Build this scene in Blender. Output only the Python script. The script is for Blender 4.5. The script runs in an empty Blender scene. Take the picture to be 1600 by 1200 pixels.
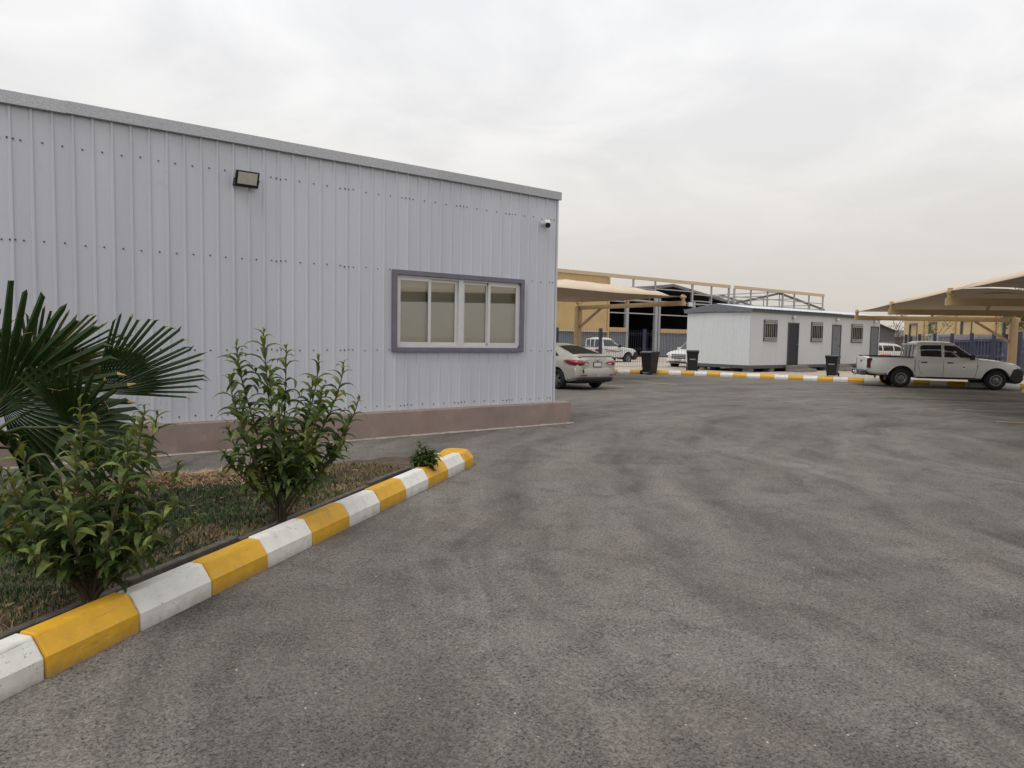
import bpy, bmesh, math, random
import numpy as np
from mathutils import Vector, Matrix
R_ = math.radians
rng = random.Random(7)
S = bpy.context.scene
COL = S.collection

# ------------------------------------------------------------------ camera
# world: X runs along the grey building's long wall, Y square to it, metres
cam_d = bpy.data.cameras.new('camera'); cam = bpy.data.objects.new('camera', cam_d); COL.objects.link(cam)
FPX = 1110.0
pitch = math.atan(73 / FPX); yaw = R_(52.3); roll = R_(1.0)
fw = Vector((math.cos(yaw) * math.cos(pitch), math.sin(yaw) * math.cos(pitch), -math.sin(pitch)))
rt = Vector((math.sin(yaw), -math.cos(yaw), 0)); up = rt.cross(fw)
r2 = rt * math.cos(roll) + up * math.sin(roll); u2 = up * math.cos(roll) - rt * math.sin(roll)
mw = Matrix((r2, u2, -fw)).transposed().to_4x4(); mw.translation = Vector((0, 0, 1.6))
cam.matrix_world = mw
cam_d.sensor_fit = 'HORIZONTAL'; cam_d.sensor_width = 36; cam_d.lens = FPX / 1600 * 36
cam_d.clip_start = 0.05; cam_d.clip_end = 3000
S.camera = cam

# ------------------------------------------------------------------ light
SUN_EL, SUN_AZ = R_(62), math.atan2(-0.35, -0.94)
sd = bpy.data.lights.new('sun', 'SUN'); sd.energy = 1.15; sd.angle = R_(30); sd.color = (1, .96, .9)
so = bpy.data.objects.new('sun', sd); COL.objects.link(so)
to_sun = Vector((math.cos(SUN_EL) * math.cos(SUN_AZ), math.cos(SUN_EL) * math.sin(SUN_AZ), math.sin(SUN_EL)))
so.rotation_euler = to_sun.to_track_quat('Z', 'Y').to_euler(); so.location = (-5, -5, 30)

world = bpy.data.worlds.new('World'); S.world = world; world.use_nodes = True
nt = world.node_tree; nt.nodes.clear()
def N(t, **k):
    n = nt.nodes.new(t)
    for a, b in k.items(): setattr(n, a, b)
    return n
def L(a, b): nt.links.new(a, b)
out = N('ShaderNodeOutputWorld'); bg = N('ShaderNodeBackground'); L(bg.outputs[0], out.inputs[0])
bg.inputs['Strength'].default_value = 0.1
sky = N('ShaderNodeTexSky'); sky.sky_type = 'NISHITA'; sky.sun_disc = False
sky.sun_elevation = SUN_EL; sky.sun_rotation = math.pi / 2 - SUN_AZ; sky.dust_density = 6; sky.air_density = 1.2
tc = N('ShaderNodeTexCoord'); sep = N('ShaderNodeSeparateXYZ'); L(tc.outputs['Generated'], sep.inputs[0])
zc = N('ShaderNodeMath', operation='MAXIMUM'); L(sep.outputs['Z'], zc.inputs[0]); zc.inputs[1].default_value = 0.0
za = N('ShaderNodeMath', operation='ADD'); L(zc.outputs[0], za.inputs[0]); za.inputs[1].default_value = 0.16
dv = N('ShaderNodeVectorMath', operation='DIVIDE'); L(tc.outputs['Generated'], dv.inputs[0])
cmb = N('ShaderNodeCombineXYZ')
for i in range(3): L(za.outputs[0], cmb.inputs[i])
L(cmb.outputs[0], dv.inputs[1])
n1 = N('ShaderNodeTexNoise'); n1.inputs['Scale'].default_value = 1.5; n1.inputs['Detail'].default_value = 8; n1.inputs['Roughness'].default_value = .55; n1.inputs['Distortion'].default_value = .5
L(dv.outputs[0], n1.inputs['Vector'])
cr = N('ShaderNodeValToRGB'); L(n1.outputs['Fac'], cr.inputs[0])
cr.color_ramp.elements[0].position = .40; cr.color_ramp.elements[0].color = (.83, .835, .85, 1)
cr.color_ramp.elements[1].position = .62; cr.color_ramp.elements[1].color = (.97, .97, .975, 1)
# elevation veil: dusty warm horizon, whiter overhead
ramp = N('ShaderNodeValToRGB'); L(sep.outputs['Z'], ramp.inputs[0])
e = ramp.color_ramp.elements
e[0].position = 0.0; e[0].color = (.66, .61, .545, 1)
e[1].position = .42; e[1].color = (1, 1, 1, 1)
x = e.new(.12); x.color = (.77, .735, .69, 1)
x = e.new(.25); x.color = (.90, .885, .865, 1)
veil = N('ShaderNodeMapRange'); L(sep.outputs['Z'], veil.inputs[0])
veil.inputs['From Min'].default_value = .03; veil.inputs['From Max'].default_value = .3
cl = N('ShaderNodeMix', data_type='RGBA'); L(veil.outputs[0], cl.inputs['Factor'])
cl.inputs['A'].default_value = (.90, .90, .90, 1); L(cr.outputs[0], cl.inputs['B'])
mul = N('ShaderNodeMix', data_type='RGBA', blend_type='MULTIPLY'); mul.inputs['Factor'].default_value = 1
L(ramp.outputs[0], mul.inputs['A']); L(cl.outputs['Result'], mul.inputs['B'])
sc = N('ShaderNodeVectorMath', operation='SCALE'); L(mul.outputs['Result'], sc.inputs[0]); sc.inputs['Scale'].default_value = 11.2
fin = N('ShaderNodeMix', data_type='RGBA'); fin.inputs['Factor'].default_value = .93
L(sky.outputs[0], fin.inputs['A']); L(sc.outputs[0], fin.inputs['B']); L(fin.outputs['Result'], bg.inputs['Color'])

S.view_settings.view_transform = 'Standard'; S.view_settings.look = 'None'
S.view_settings.exposure = 0; S.view_settings.gamma = 1; S.view_settings.use_curve_mapping = False
S.cycles.max_bounces = 6; S.cycles.diffuse_bounces = 3; S.cycles.glossy_bounces = 3; S.cycles.transparent_max_bounces = 12
S.cycles.use_denoising = True

# ------------------------------------------------------------------ materials
MATS = {}
def M(name, col=(.5, .5, .5), rough=.6, metal=0, var=.12, scale=6, bump=0, bscale=80, spec=.4, dirt=None, dscale=14, dthr=.6, rnd=0, coat=0, stretch=None):
    if name in MATS: return MATS[name]
    m = bpy.data.materials.new(name); m.use_nodes = True; t = m.node_tree; b = t.nodes['Principled BSDF']
    b.inputs['Roughness'].default_value = rough; b.inputs['Metallic'].default_value = metal
    b.inputs['Specular IOR Level'].default_value = spec
    if coat: b.inputs['Coat Weight'].default_value = coat; b.inputs['Coat Roughness'].default_value = .06
    g = t.nodes.new('ShaderNodeTexCoord'); vec = g.outputs['Object']
    if stretch:
        mp = t.nodes.new('ShaderNodeMapping'); mp.inputs['Scale'].default_value = stretch; t.links.new(vec, mp.inputs[0]); vec = mp.outputs[0]
    n = t.nodes.new('ShaderNodeTexNoise'); n.inputs['Scale'].default_value = scale; n.inputs['Detail'].default_value = 5
    t.links.new(vec, n.inputs['Vector'])
    mx = t.nodes.new('ShaderNodeMix'); mx.data_type = 'RGBA'
    mr = t.nodes.new('ShaderNodeMapRange'); mr.inputs['From Min'].default_value = .3; mr.inputs['From Max'].default_value = .7
    t.links.new(n.outputs['Fac'], mr.inputs[0]); t.links.new(mr.outputs[0], mx.inputs['Factor'])
    mx.inputs['A'].default_value = (*[c * (1 - var) for c in col], 1); mx.inputs['B'].default_value = (*[min(1, c * (1 + var)) for c in col], 1)
    cur = mx.outputs['Result']
    if dirt:
        n2 = t.nodes.new('ShaderNodeTexNoise'); n2.inputs['Scale'].default_value = dscale; n2.inputs['Detail'].default_value = 8; n2.inputs['Roughness'].default_value = .7
        t.links.new(g.outputs['Object'], n2.inputs['Vector'])
        r2_ = t.nodes.new('ShaderNodeMapRange'); r2_.inputs['From Min'].default_value = dthr; r2_.inputs['From Max'].default_value = dthr + .14
        t.links.new(n2.outputs['Fac'], r2_.inputs[0])
        m2 = t.nodes.new('ShaderNodeMix'); m2.data_type = 'RGBA'; t.links.new(r2_.outputs[0], m2.inputs['Factor'])
        t.links.new(cur, m2.inputs['A']); m2.inputs['B'].default_value = (*dirt, 1); cur = m2.outputs['Result']
    if rnd:
        oi = t.nodes.new('ShaderNodeObjectInfo'); m3 = t.nodes.new('ShaderNodeMapRange'); t.links.new(oi.outputs['Random'], m3.inputs[0])
        m3.inputs['To Min'].default_value = 1 - rnd; m3.inputs['To Max'].default_value = 1 + rnd
        vm = t.nodes.new('ShaderNodeVectorMath'); vm.operation = 'SCALE'; t.links.new(cur, vm.inputs[0]); t.links.new(m3.outputs[0], vm.inputs['Scale']); cur = vm.outputs[0]
    t.links.new(cur, b.inputs['Base Color'])
    if bump:
        n3 = t.nodes.new('ShaderNodeTexNoise'); n3.inputs['Scale'].default_value = bscale; n3.inputs['Detail'].default_value = 4
        t.links.new(vec, n3.inputs['Vector'])
        bp = t.nodes.new('ShaderNodeBump'); bp.inputs['Strength'].default_value = bump; bp.inputs['Distance'].default_value = .01
        t.links.new(n3.outputs['Fac'], bp.inputs['Height']); t.links.new(bp.outputs[0], b.inputs['Normal'])
    MATS[name] = m; return m

def leaf_mat(name, col, rough=.58, trans=.28, rnd=.42):
    m = M(name, col, rough, var=.3, scale=9, rnd=rnd, spec=.3)
    t = m.node_tree; b = t.nodes['Principled BSDF']; o = t.nodes['Material Output']
    tr = t.nodes.new('ShaderNodeBsdfTranslucent'); tr.inputs[0].default_value = (col[0] * 1.6, col[1] * 1.5, col[2] * .8, 1)
    ms = t.nodes.new('ShaderNodeMixShader'); ms.inputs[0].default_value = trans
    t.links.new(b.outputs[0], ms.inputs[1]); t.links.new(tr.outputs[0], ms.inputs[2]); t.links.new(ms.outputs[0], o.inputs[0])
    return m

def pane_mat(name, tint=(.9, .92, .9), refl=.12):
    m = bpy.data.materials.new(name); m.use_nodes = True; t = m.node_tree; t.nodes.clear()
    o = t.nodes.new('ShaderNodeOutputMaterial'); a = t.nodes.new('ShaderNodeBsdfTransparent'); a.inputs[0].default_value = (*tint, 1)
    g = t.nodes.new('ShaderNodeBsdfGlossy'); g.inputs['Roughness'].default_value = .02; g.inputs[0].default_value = (.9, .92, .92, 1)
    lw = t.nodes.new('ShaderNodeFresnel'); lw.inputs[0].default_value = 1.5
    ad = t.nodes.new('ShaderNodeMath'); ad.operation = 'ADD'; ad.inputs[1].default_value = refl; t.links.new(lw.outputs[0], ad.inputs[0])
    ms = t.nodes.new('ShaderNodeMixShader'); t.links.new(ad.outputs[0], ms.inputs[0]); t.links.new(a.outputs[0], ms.inputs[1]); t.links.new(g.outputs[0], ms.inputs[2])
    t.links.new(ms.outputs[0], o.inputs[0]); MATS[name] = m; return m

def asphalt_mat():
    m = bpy.data.materials.new('asphalt'); m.use_nodes = True; t = m.node_tree; b = t.nodes['Principled BSDF']
    def nn(k, **kw):
        n = t.nodes.new(k)
        for a, c in kw.items(): setattr(n, a, c)
        return n
    lk = t.links.new
    geo = nn('ShaderNodeNewGeometry')
    def noise(scale, detail=5, rough=.55, vec=None, dist=0):
        n = nn('ShaderNodeTexNoise'); n.inputs['Scale'].default_value = scale; n.inputs['Detail'].default_value = detail
        n.inputs['Roughness'].default_value = rough; n.inputs['Distortion'].default_value = dist
        lk(vec or geo.outputs['Position'], n.inputs['Vector']); return n.outputs['Fac']
    def mr(v, a, b_, c=0, d=1):
        n = nn('ShaderNodeMapRange'); lk(v, n.inputs[0])
        for i, q in zip(('From Min', 'From Max', 'To Min', 'To Max'), (a, b_, c, d)): n.inputs[i].default_value = q
        return n.outputs[0]
    def mix(f, A, B, mode='MIX'):
        n = nn('ShaderNodeMix', data_type='RGBA', blend_type=mode)
        if isinstance(f, (int, float)): n.inputs['Factor'].default_value = f
        else: lk(f, n.inputs['Factor'])
        for k, q in (('A', A), ('B', B)):
            if isinstance(q, tuple): n.inputs[k].default_value = (*q, 1)
            else: lk(q, n.inputs[k])
        return n.outputs['Result']
    # sweep direction of the traffic: bend the coordinates, then stretch them
    wv = nn('ShaderNodeTexNoise'); wv.inputs['Scale'].default_value = .25; wv.inputs['Detail'].default_value = 2
    lk(geo.outputs['Position'], wv.inputs['Vector'])
    sb = nn('ShaderNodeVectorMath', operation='SCALE'); lk(wv.outputs['Color'], sb.inputs[0]); sb.inputs['Scale'].default_value = 1.6
    ad = nn('ShaderNodeVectorMath', operation='ADD'); lk(geo.outputs['Position'], ad.inputs[0]); lk(sb.outputs[0], ad.inputs[1])
    # cars swing in from the foreground and bend right towards the bays: arcs about a point off to the right
    def arcs(cx, cy, along, across):
        o_ = nn('ShaderNodeVectorMath', operation='SUBTRACT'); lk(ad.outputs[0], o_.inputs[0]); o_.inputs[1].default_value = (cx, cy, 0)
        sp_ = nn('ShaderNodeSeparateXYZ'); lk(o_.outputs[0], sp_.inputs[0])
        x2 = nn('ShaderNodeMath', operation='MULTIPLY'); lk(sp_.outputs[0], x2.inputs[0]); lk(sp_.outputs[0], x2.inputs[1])
        rr = nn('ShaderNodeMath', operation='MULTIPLY_ADD'); lk(sp_.outputs[1], rr.inputs[0]); lk(sp_.outputs[1], rr.inputs[1]); lk(x2.outputs[0], rr.inputs[2])
        rs = nn('ShaderNodeMath', operation='SQRT'); lk(rr.outputs[0], rs.inputs[0])
        th = nn('ShaderNodeMath', operation='ARCTAN2'); lk(sp_.outputs[1], th.inputs[0]); lk(sp_.outputs[0], th.inputs[1])
        c_ = nn('ShaderNodeCombineXYZ'); k1 = nn('ShaderNodeMath', operation='MULTIPLY'); lk(rs.outputs[0], k1.inputs[0]); k1.inputs[1].default_value = across
        k2 = nn('ShaderNodeMath', operation='MULTIPLY'); lk(th.outputs[0], k2.inputs[0]); k2.inputs[1].default_value = along
        lk(k1.outputs[0], c_.inputs[0]); lk(k2.outputs[0], c_.inputs[1]); return c_.outputs[0]
    swept = arcs(17, -3, 2.2, .8); swept2 = arcs(-26, 24, 5.0, 1.0)
    def grey(v):
        cm = nn('ShaderNodeCombineColor'); [lk(v, cm.inputs[i]) for i in range(3)]; return cm.outputs[0]
    streak = noise(1.5, 9, .66, swept, .5); cross = noise(1.4, 9, .66, swept2, .3); patch = noise(.7, 9, .62); mid = noise(3.0, 8, .66, None, .4); hue = noise(.9, 4, .5)
    pits = noise(62, 6, .72); fine = noise(30, 5, .65)
    vor = nn('ShaderNodeTexVoronoi'); vor.inputs['Scale'].default_value = 120; lk(geo.outputs['Position'], vor.inputs['Vector'])
    bw = nn('ShaderNodeRGBToBW'); lk(vor.outputs['Color'], bw.inputs[0])
    c = mix(mr(streak, .36, .62), (.092, .0855, .075), (.202, .188, .165))
    c = mix(mr(patch, .44, .60, 0, .45), c, (.20, .189, .171))
    c = mix(mr(cross, .56, .70, 0, .45), c, (.285, .27, .245))
    c = mix(mr(mid, .50, .66, 0, .42), c, (.085, .075, .070))
    c = mix(mr(hue, .42, .62, 0, .3), c, (.150, .125, .108))
    # open, pitted surface where the dust has not filled it
    open_ = mr(mid, .36, .60, .4, 1)
    pm = nn('ShaderNodeMath', operation='MULTIPLY'); lk(mr(pits, .39, .49, 1, 0), pm.inputs[0]); lk(open_, pm.inputs[1])
    c = mix(pm.outputs[0], c, (.028, .027, .026))
    cw = nn('ShaderNodeTexNoise'); cw.inputs['Scale'].default_value = 2.6; cw.inputs['Detail'].default_value = 6; lk(geo.outputs['Position'], cw.inputs['Vector'])
    cs_ = nn('ShaderNodeVectorMath', operation='SCALE'); lk(cw.outputs['Color'], cs_.inputs[0]); cs_.inputs['Scale'].default_value = .55
    ca = nn('ShaderNodeVectorMath', operation='ADD'); lk(geo.outputs['Position'], ca.inputs[0]); lk(cs_.outputs[0], ca.inputs[1])
    cv = nn('ShaderNodeTexVoronoi'); cv.feature = 'DISTANCE_TO_EDGE'; cv.inputs['Scale'].default_value = .3; lk(ca.outputs[0], cv.inputs['Vector'])
    cm_ = nn('ShaderNodeMath', operation='MULTIPLY'); lk(mr(cv.outputs['Distance'], .0006, .0022, .38, 0), cm_.inputs[0]); lk(mr(patch, .47, .56), cm_.inputs[1])
    c = mix(cm_.outputs[0], c, (.03, .029, .028))
    c = mix(.9, c, grey(mr(bw.outputs[0], .1, .9, .72, 1.5)), 'MULTIPLY')
    c = mix(.8, c, grey(mr(fine, .3, .7, .70, 1.32)), 'MULTIPLY')
    lk(c, b.inputs['Base Color']); b.inputs['Roughness'].default_value = .86; b.inputs['Specular IOR Level'].default_value = .25
    bp = nn('ShaderNodeBump'); bp.inputs['Strength'].default_value = .75; bp.inputs['Distance'].default_value = .006
    hh = nn('ShaderNodeMath', operation='SUBTRACT'); lk(pits, hh.inputs[0]); lk(vor.outputs['Distance'], hh.inputs[1]); lk(hh.outputs[0], bp.inputs['Height'])
    lk(bp.outputs[0], b.inputs['Normal']); MATS['asphalt'] = m; return m

# ------------------------------------------------------------------ mesh helpers
class MB:
    def __init__(s): s.v = []; s.f = []; s.mi = []
    def add(s, vs, fs, mi=0):
        o = len(s.v); s.v += [tuple(map(float, q)) for q in vs]; s.f += [tuple(o + i for i in q) for q in fs]; s.mi += [mi] * len(fs); return s
    def box(s, x0, x1, y0, y1, z0, z1, mi=0):
        return s.add([(x0, y0, z0), (x1, y0, z0), (x1, y1, z0), (x0, y1, z0), (x0, y0, z1), (x1, y0, z1), (x1, y1, z1), (x0, y1, z1)],
                     [(0, 3, 2, 1), (4, 5, 6, 7), (0, 1, 5, 4), (1, 2, 6, 5), (2, 3, 7, 6), (3, 0, 4, 7)], mi)
    def beam(s, p, q, w=.05, h=None, mi=0, upv=(0, 0, 1)):
        h = h or w; p = Vector(p); q = Vector(q); d = (q - p).normalized(); u = Vector(upv)
        if abs(d.dot(u)) > .95: u = Vector((0, 1, 0)) if abs(d.y) < .9 else Vector((1, 0, 0))
        a = d.cross(u).normalized() * w / 2; b = a.cross(d).normalized() * h / 2
        vs = [p - a - b, p + a - b, p + a + b, p - a + b, q - a - b, q + a - b, q + a + b, q - a + b]
        return s.add(vs, [(3, 2, 1, 0), (4, 5, 6, 7), (0, 1, 5, 4), (1, 2, 6, 5), (2, 3, 7, 6), (3, 0, 4, 7)], mi)
    def tube(s, pts, r=.02, n=8, mi=0, cap=True):
        pts = [Vector(p) for p in pts]; rs = r if isinstance(r, (list, tuple)) else [r] * len(pts)
        vs = []; fs = []; prev = None
        for i, p in enumerate(pts):
            d = (pts[min(i + 1, len(pts) - 1)] - pts[max(i - 1, 0)]).normalized()
            a = (prev - d * prev.dot(d)) if prev else d.orthogonal()
            a.normalize(); prev = a; b = d.cross(a)
            vs += [p + (a * math.cos(k * 2 * math.pi / n) + b * math.sin(k * 2 * math.pi / n)) * rs[i] for k in range(n)]
        for i in range(len(pts) - 1):
            for k in range(n): fs.append((i * n + k, i * n + (k + 1) % n, (i + 1) * n + (k + 1) % n, (i + 1) * n + k))
        if cap: fs.append(tuple(range(n))[::-1]); fs.append(tuple((len(pts) - 1) * n + k for k in range(n)))
        return s.add(vs, fs, mi)
    def lathe(s, prof, n=24, axis='Y', c=(0, 0, 0), mi=0):
        vs = []; fs = []
        for r, h in prof:
            for k in range(n):
                a = 2 * math.pi * k / n; q = (r * math.cos(a), h, r * math.sin(a)) if axis == 'Y' else (r * math.cos(a), r * math.sin(a), h)
                vs.append((q[0] + c[0], q[1] + c[1], q[2] + c[2]))
        for i in range(len(prof) - 1):
            for k in range(n): fs.append((i * n + k, i * n + (k + 1) % n, (i + 1) * n + (k + 1) % n, (i + 1) * n + k))
        return s.add(vs, fs, mi)
    def prism(s, poly, d0, d1, axis='Y', mi=0):
        k = len(poly)
        def q(a, b, d): return {'Y': (a, d, b), 'X': (d, a, b), 'Z': (a, b, d)}[axis]
        vs = [q(a, b, d0) for a, b in poly] + [q(a, b, d1) for a, b in poly]
        return s.add(vs, [tuple(range(k)), tuple(range(2 * k - 1, k - 1, -1))] + [(i, (i + 1) % k, (i + 1) % k + k, i + k) for i in range(k)], mi)
    def mesh(s, name, mats, smooth=None):
        me = bpy.data.meshes.new(name); me.from_pydata(s.v, [], s.f)
        mats = mats if isinstance(mats, (list, tuple)) else [mats]
        for m in mats: me.materials.append(m)
        if len(mats) > 1: me.polygons.foreach_set('material_index', s.mi)
        bm = bmesh.new(); bm.from_mesh(me); bmesh.ops.recalc_face_normals(bm, faces=bm.faces); bm.to_mesh(me); bm.free()
        if smooth is not None:
            me.polygons.foreach_set('use_smooth', [True] * len(me.polygons))
            me.set_sharp_from_angle(angle=R_(smooth))
        return me
    def build(s, name, mats, parent=None, smooth=None, bevel=0, seg=2):
        o = bpy.data.objects.new(name, s.mesh(name, mats, smooth)); COL.objects.link(o)
        if parent: o.parent = parent
        if bevel:
            b = o.modifiers.new('bevel', 'BEVEL'); b.width = bevel; b.segments = seg; b.limit_method = 'ANGLE'; b.angle_limit = R_(35)
        return o
def tag(o, label, cat, group=None):
    o['label'] = label; o['category'] = cat
    if group: o['group'] = group
    return o
def thing(name, label, cat, loc=(0, 0, 0), rz=0, group=None):
    o = bpy.data.objects.new(name, None); COL.objects.link(o); o.location = loc; o.rotation_euler = (0, 0, rz); o.empty_display_size = .2
    return tag(o, label, cat, group)
def struct(o, kind='structure'): o['kind'] = kind; return o
def inst(mesh, name, parent=None, loc=(0, 0, 0), rot=None, scale=1, mods=None):
    o = bpy.data.objects.new(name, mesh); COL.objects.link(o); o.parent = parent; o.location = loc
    if rot is not None:
        if isinstance(rot, Matrix): o.rotation_euler = rot.to_euler()
        else: o.rotation_euler = rot
    o.scale = (scale,) * 3 if isinstance(scale, (int, float)) else scale
    return o
def bev(o, w, seg=2):
    b = o.modifiers.new('bevel', 'BEVEL'); b.width = w; b.segments = seg; b.limit_method = 'ANGLE'; b.angle_limit = R_(35); return o

# ribbed sheeting: polyline of the profile between a and b; +depth is towards the viewer (-y)
def rib_profile(a, b, first, pitch_, top, foot, depth):
    pts = [(a, 0.0)]
    k = math.floor((a - first) / pitch_) - 1
    def dep(x):
        c = first + round((x - first) / pitch_) * pitch_; d = abs(x - c)
        return depth if d <= top else (depth * (foot - d) / (foot - top) if d < foot else 0)
    pts = [(a, dep(a))]
    while first + k * pitch_ - foot < b:
        c = first + k * pitch_
        for q, d in ((c - foot, 0), (c - top, depth), (c + top, depth), (c + foot, 0)):
            if a + 1e-6 < q < b - 1e-6: pts.append((q, d))
        k += 1
    pts.append((b, dep(b))); return pts
def sheet(mb, a, b, z0, z1, prof, y=0, axis='x', mi=0, back=.012):
    pts = rib_profile(a, b, *prof); n = len(pts)
    def q(x, d, z): return (x, y - d, z) if axis == 'x' else (y - d, x, z)
    vs = [q(x, d, z0) for x, d in pts] + [q(x, d, z1) for x, d in pts]
    fs = [(i, i + 1, n + i + 1, n + i) for i in range(n - 1)]
    mb.add(vs, fs, mi)
    vs = [q(x, -back, z0) for x in (a, b)] + [q(x, -back, z1) for x in (a, b)]
    mb.add(vs, [(0, 2, 3, 1)], mi)
    # close the two ends
    mb.add([q(a, pts[0][1], z0), q(a, -back, z0), q(a, -back, z1), q(a, pts[0][1], z1)], [(0, 1, 2, 3)], mi)
    mb.add([q(b, pts[-1][1], z0), q(b, -back, z0), q(b, -back, z1), q(b, pts[-1][1], z1)], [(0, 3, 2, 1)], mi)

# colours
WALL = M('painted_cladding', (.545, .562, .612), .42, var=.045, scale=1.1, bump=.16, bscale=2.2, dirt=(.50, .52, .575), dscale=2.2, dthr=.60, rnd=.03, stretch=(3, 3, .3))
GALV = M('galvanised_flashing', (.40, .41, .43), .42, .5, var=.2, scale=55, rnd=.1, bump=.06, bscale=30)
PLASTER = M('mauve_plaster', (.29, .222, .195), .9, var=.12, scale=3.5, bump=.5, bscale=70, dirt=(.35, .285, .255), dscale=5, dthr=.58)
CEMENT = M('cement', (.33, .29, .26), .9, var=.2, scale=12, bump=.5, bscale=90)
TRIM = M('window_trim', (.155, .145, .19), .5, var=.1)
ALU = M('white_aluminium', (.62, .62, .61), .35, .1, var=.04)
BLACK = M('black_plastic', (.018, .019, .021), .45, var=.15)
DARK = M('dark_void', (.012, .012, .013), .9, var=.1)
YEL = M('yellow_paint', (.66, .36, .022), .55, var=.10, scale=9, bump=.25, bscale=140, dirt=(.30, .20, .06), dscale=13, dthr=.63, rnd=.06)
WHT = M('white_paint', (.72, .705, .66), .6, var=.08, scale=9, bump=.25, bscale=140, dirt=(.34, .31, .27), dscale=12, dthr=.62, rnd=.05)
def worn(m, chip, soil_):
    t = m.node_tree; b = t.nodes['Principled BSDF']; src = b.inputs['Base Color'].links[0].from_socket; lk = t.links.new
    g = t.nodes.new('ShaderNodeNewGeometry'); sp = t.nodes.new('ShaderNodeSeparateXYZ'); lk(g.outputs['Position'], sp.inputs[0])
    def nz(sc_, d=6, r=.7):
        n = t.nodes.new('ShaderNodeTexNoise'); n.inputs['Scale'].default_value = sc_; n.inputs['Detail'].default_value = d; n.inputs['Roughness'].default_value = r; lk(g.outputs['Position'], n.inputs['Vector']); return n.outputs['Fac']
    def mr(v, a, b_, c=0, d=1):
        n = t.nodes.new('ShaderNodeMapRange'); lk(v, n.inputs[0])
        for i, q in zip(('From Min', 'From Max', 'To Min', 'To Max'), (a, b_, c, d)): n.inputs[i].default_value = q
        return n.outputs[0]
    def mix(f, A, col):
        n = t.nodes.new('ShaderNodeMix'); n.data_type = 'RGBA'; lk(f, n.inputs['Factor']); lk(A, n.inputs['A']); n.inputs['B'].default_value = (*col, 1); return n.outputs['Result']
    c = mix(mr(nz(34), .61, .65, 0, .9), src, chip)                 # chipped paint
    c = mix(mr(nz(6, 8, .75), .55, .75, 0, .5), c, soil_)           # grime patches
    oc = t.nodes.new('ShaderNodeTexCoord'); mp_ = t.nodes.new('ShaderNodeMapping'); mp_.inputs['Scale'].default_value = (2.2, 16, 22); lk(oc.outputs['Object'], mp_.inputs[0])
    oi = t.nodes.new('ShaderNodeObjectInfo'); of = t.nodes.new('ShaderNodeVectorMath'); of.operation = 'ADD'; lk(mp_.outputs[0], of.inputs[0]); cx = t.nodes.new('ShaderNodeMath'); cx.operation = 'MULTIPLY'; cx.inputs[1].default_value = 50; lk(oi.outputs['Random'], cx.inputs[0]); lk(cx.outputs[0], of.inputs[1])
    sn = t.nodes.new('ShaderNodeTexNoise'); sn.inputs['Scale'].default_value = 1.6; sn.inputs['Detail'].default_value = 7; sn.inputs['Roughness'].default_value = .72; lk(of.outputs[0], sn.inputs['Vector'])
    c = mix(mr(sn.outputs['Fac'], .60, .70, 0, .5), c, (.11, .10, .09))   # rubber scuffs along the stone
    ad = t.nodes.new('ShaderNodeMath'); ad.operation = 'MULTIPLY_ADD'; lk(nz(11), ad.inputs[0]); ad.inputs[1].default_value = -.13; lk(sp.outputs['Z'], ad.inputs[2])
    c = mix(mr(ad.outputs[0], -.075, .0, .75, 0), c, soil_)          # splashed tide line at the foot
    lk(c, b.inputs['Base Color'])
worn(YEL, (.40, .35, .27), (.30, .20, .075)); worn(WHT, (.36, .34, .31), (.36, .33, .285))
asphalt_mat()
SAND = M('sand', (.42, .36, .30), .95, var=.2, scale=.8, bump=.4, bscale=8, dirt=(.30, .26, .22), dscale=1.5, dthr=.55)
SOIL = M('soil', (.105, .075, .052), .95, var=.35, scale=9, bump=1, bscale=60, dirt=(.06, .045, .035), dscale=6, dthr=.5)
EDGE = M('edging_concrete', (.10, .088, .075), .9, var=.3, scale=14, bump=.6, bscale=80)
TAN = M('tan_cladding', (.50, .36, .175), .6, var=.06, scale=1)
TANSTEEL = M('tan_steel', (.47, .33, .17), .5, var=.08, scale=4)
BEAMTAN = M('tan_fascia', (.55, .43, .30), .6, var=.06)
GREYCLAD = M('grey_cladding', (.155, .165, .185), .6, var=.08, scale=1)
STEEL = M('grey_steel', (.36, .37, .39), .5, .2, var=.1)
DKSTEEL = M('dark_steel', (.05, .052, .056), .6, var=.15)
FABRIC = M('shade_cloth', (.60, .49, .37), .85, var=.05, scale=1.5, bump=.1, bscale=300)
BLUE = M('blue_steel', (.034, .039, .074), .5, var=.15, scale=3)
CABW = M('cabin_panel', (.56, .57, .58), .45, var=.03, scale=.8)
CABG = M('cabin_grey', (.085, .092, .105), .5, var=.1)
CARW = M('white_car_paint', (.66, .655, .63), .25, var=.03, scale=1, coat=.6)
CARB = M('beige_car_paint', (.51, .495, .45), .25, .15, var=.03, scale=1, coat=.6)
GLASS = M('car_glass', (.018, .022, .023), .04, var=.1, spec=.9)
RUBBER = M('rubber', (.016, .016, .017), .8, var=.2, scale=20)
RIM = M('wheel_steel', (.23, .23, .24), .4, .6, var=.1)
REDL = M('red_lamp', (.22, .010, .018), .12, var=.1, coat=.8)
CLEAR = M('clear_lamp', (.62, .62, .60), .1, var=.05, coat=.8)
CHROME = M('chrome', (.6, .6, .6), .12, .95, var=.05)
PLATE = M('plate_white', (.62, .62, .60), .4, var=.03)

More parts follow.
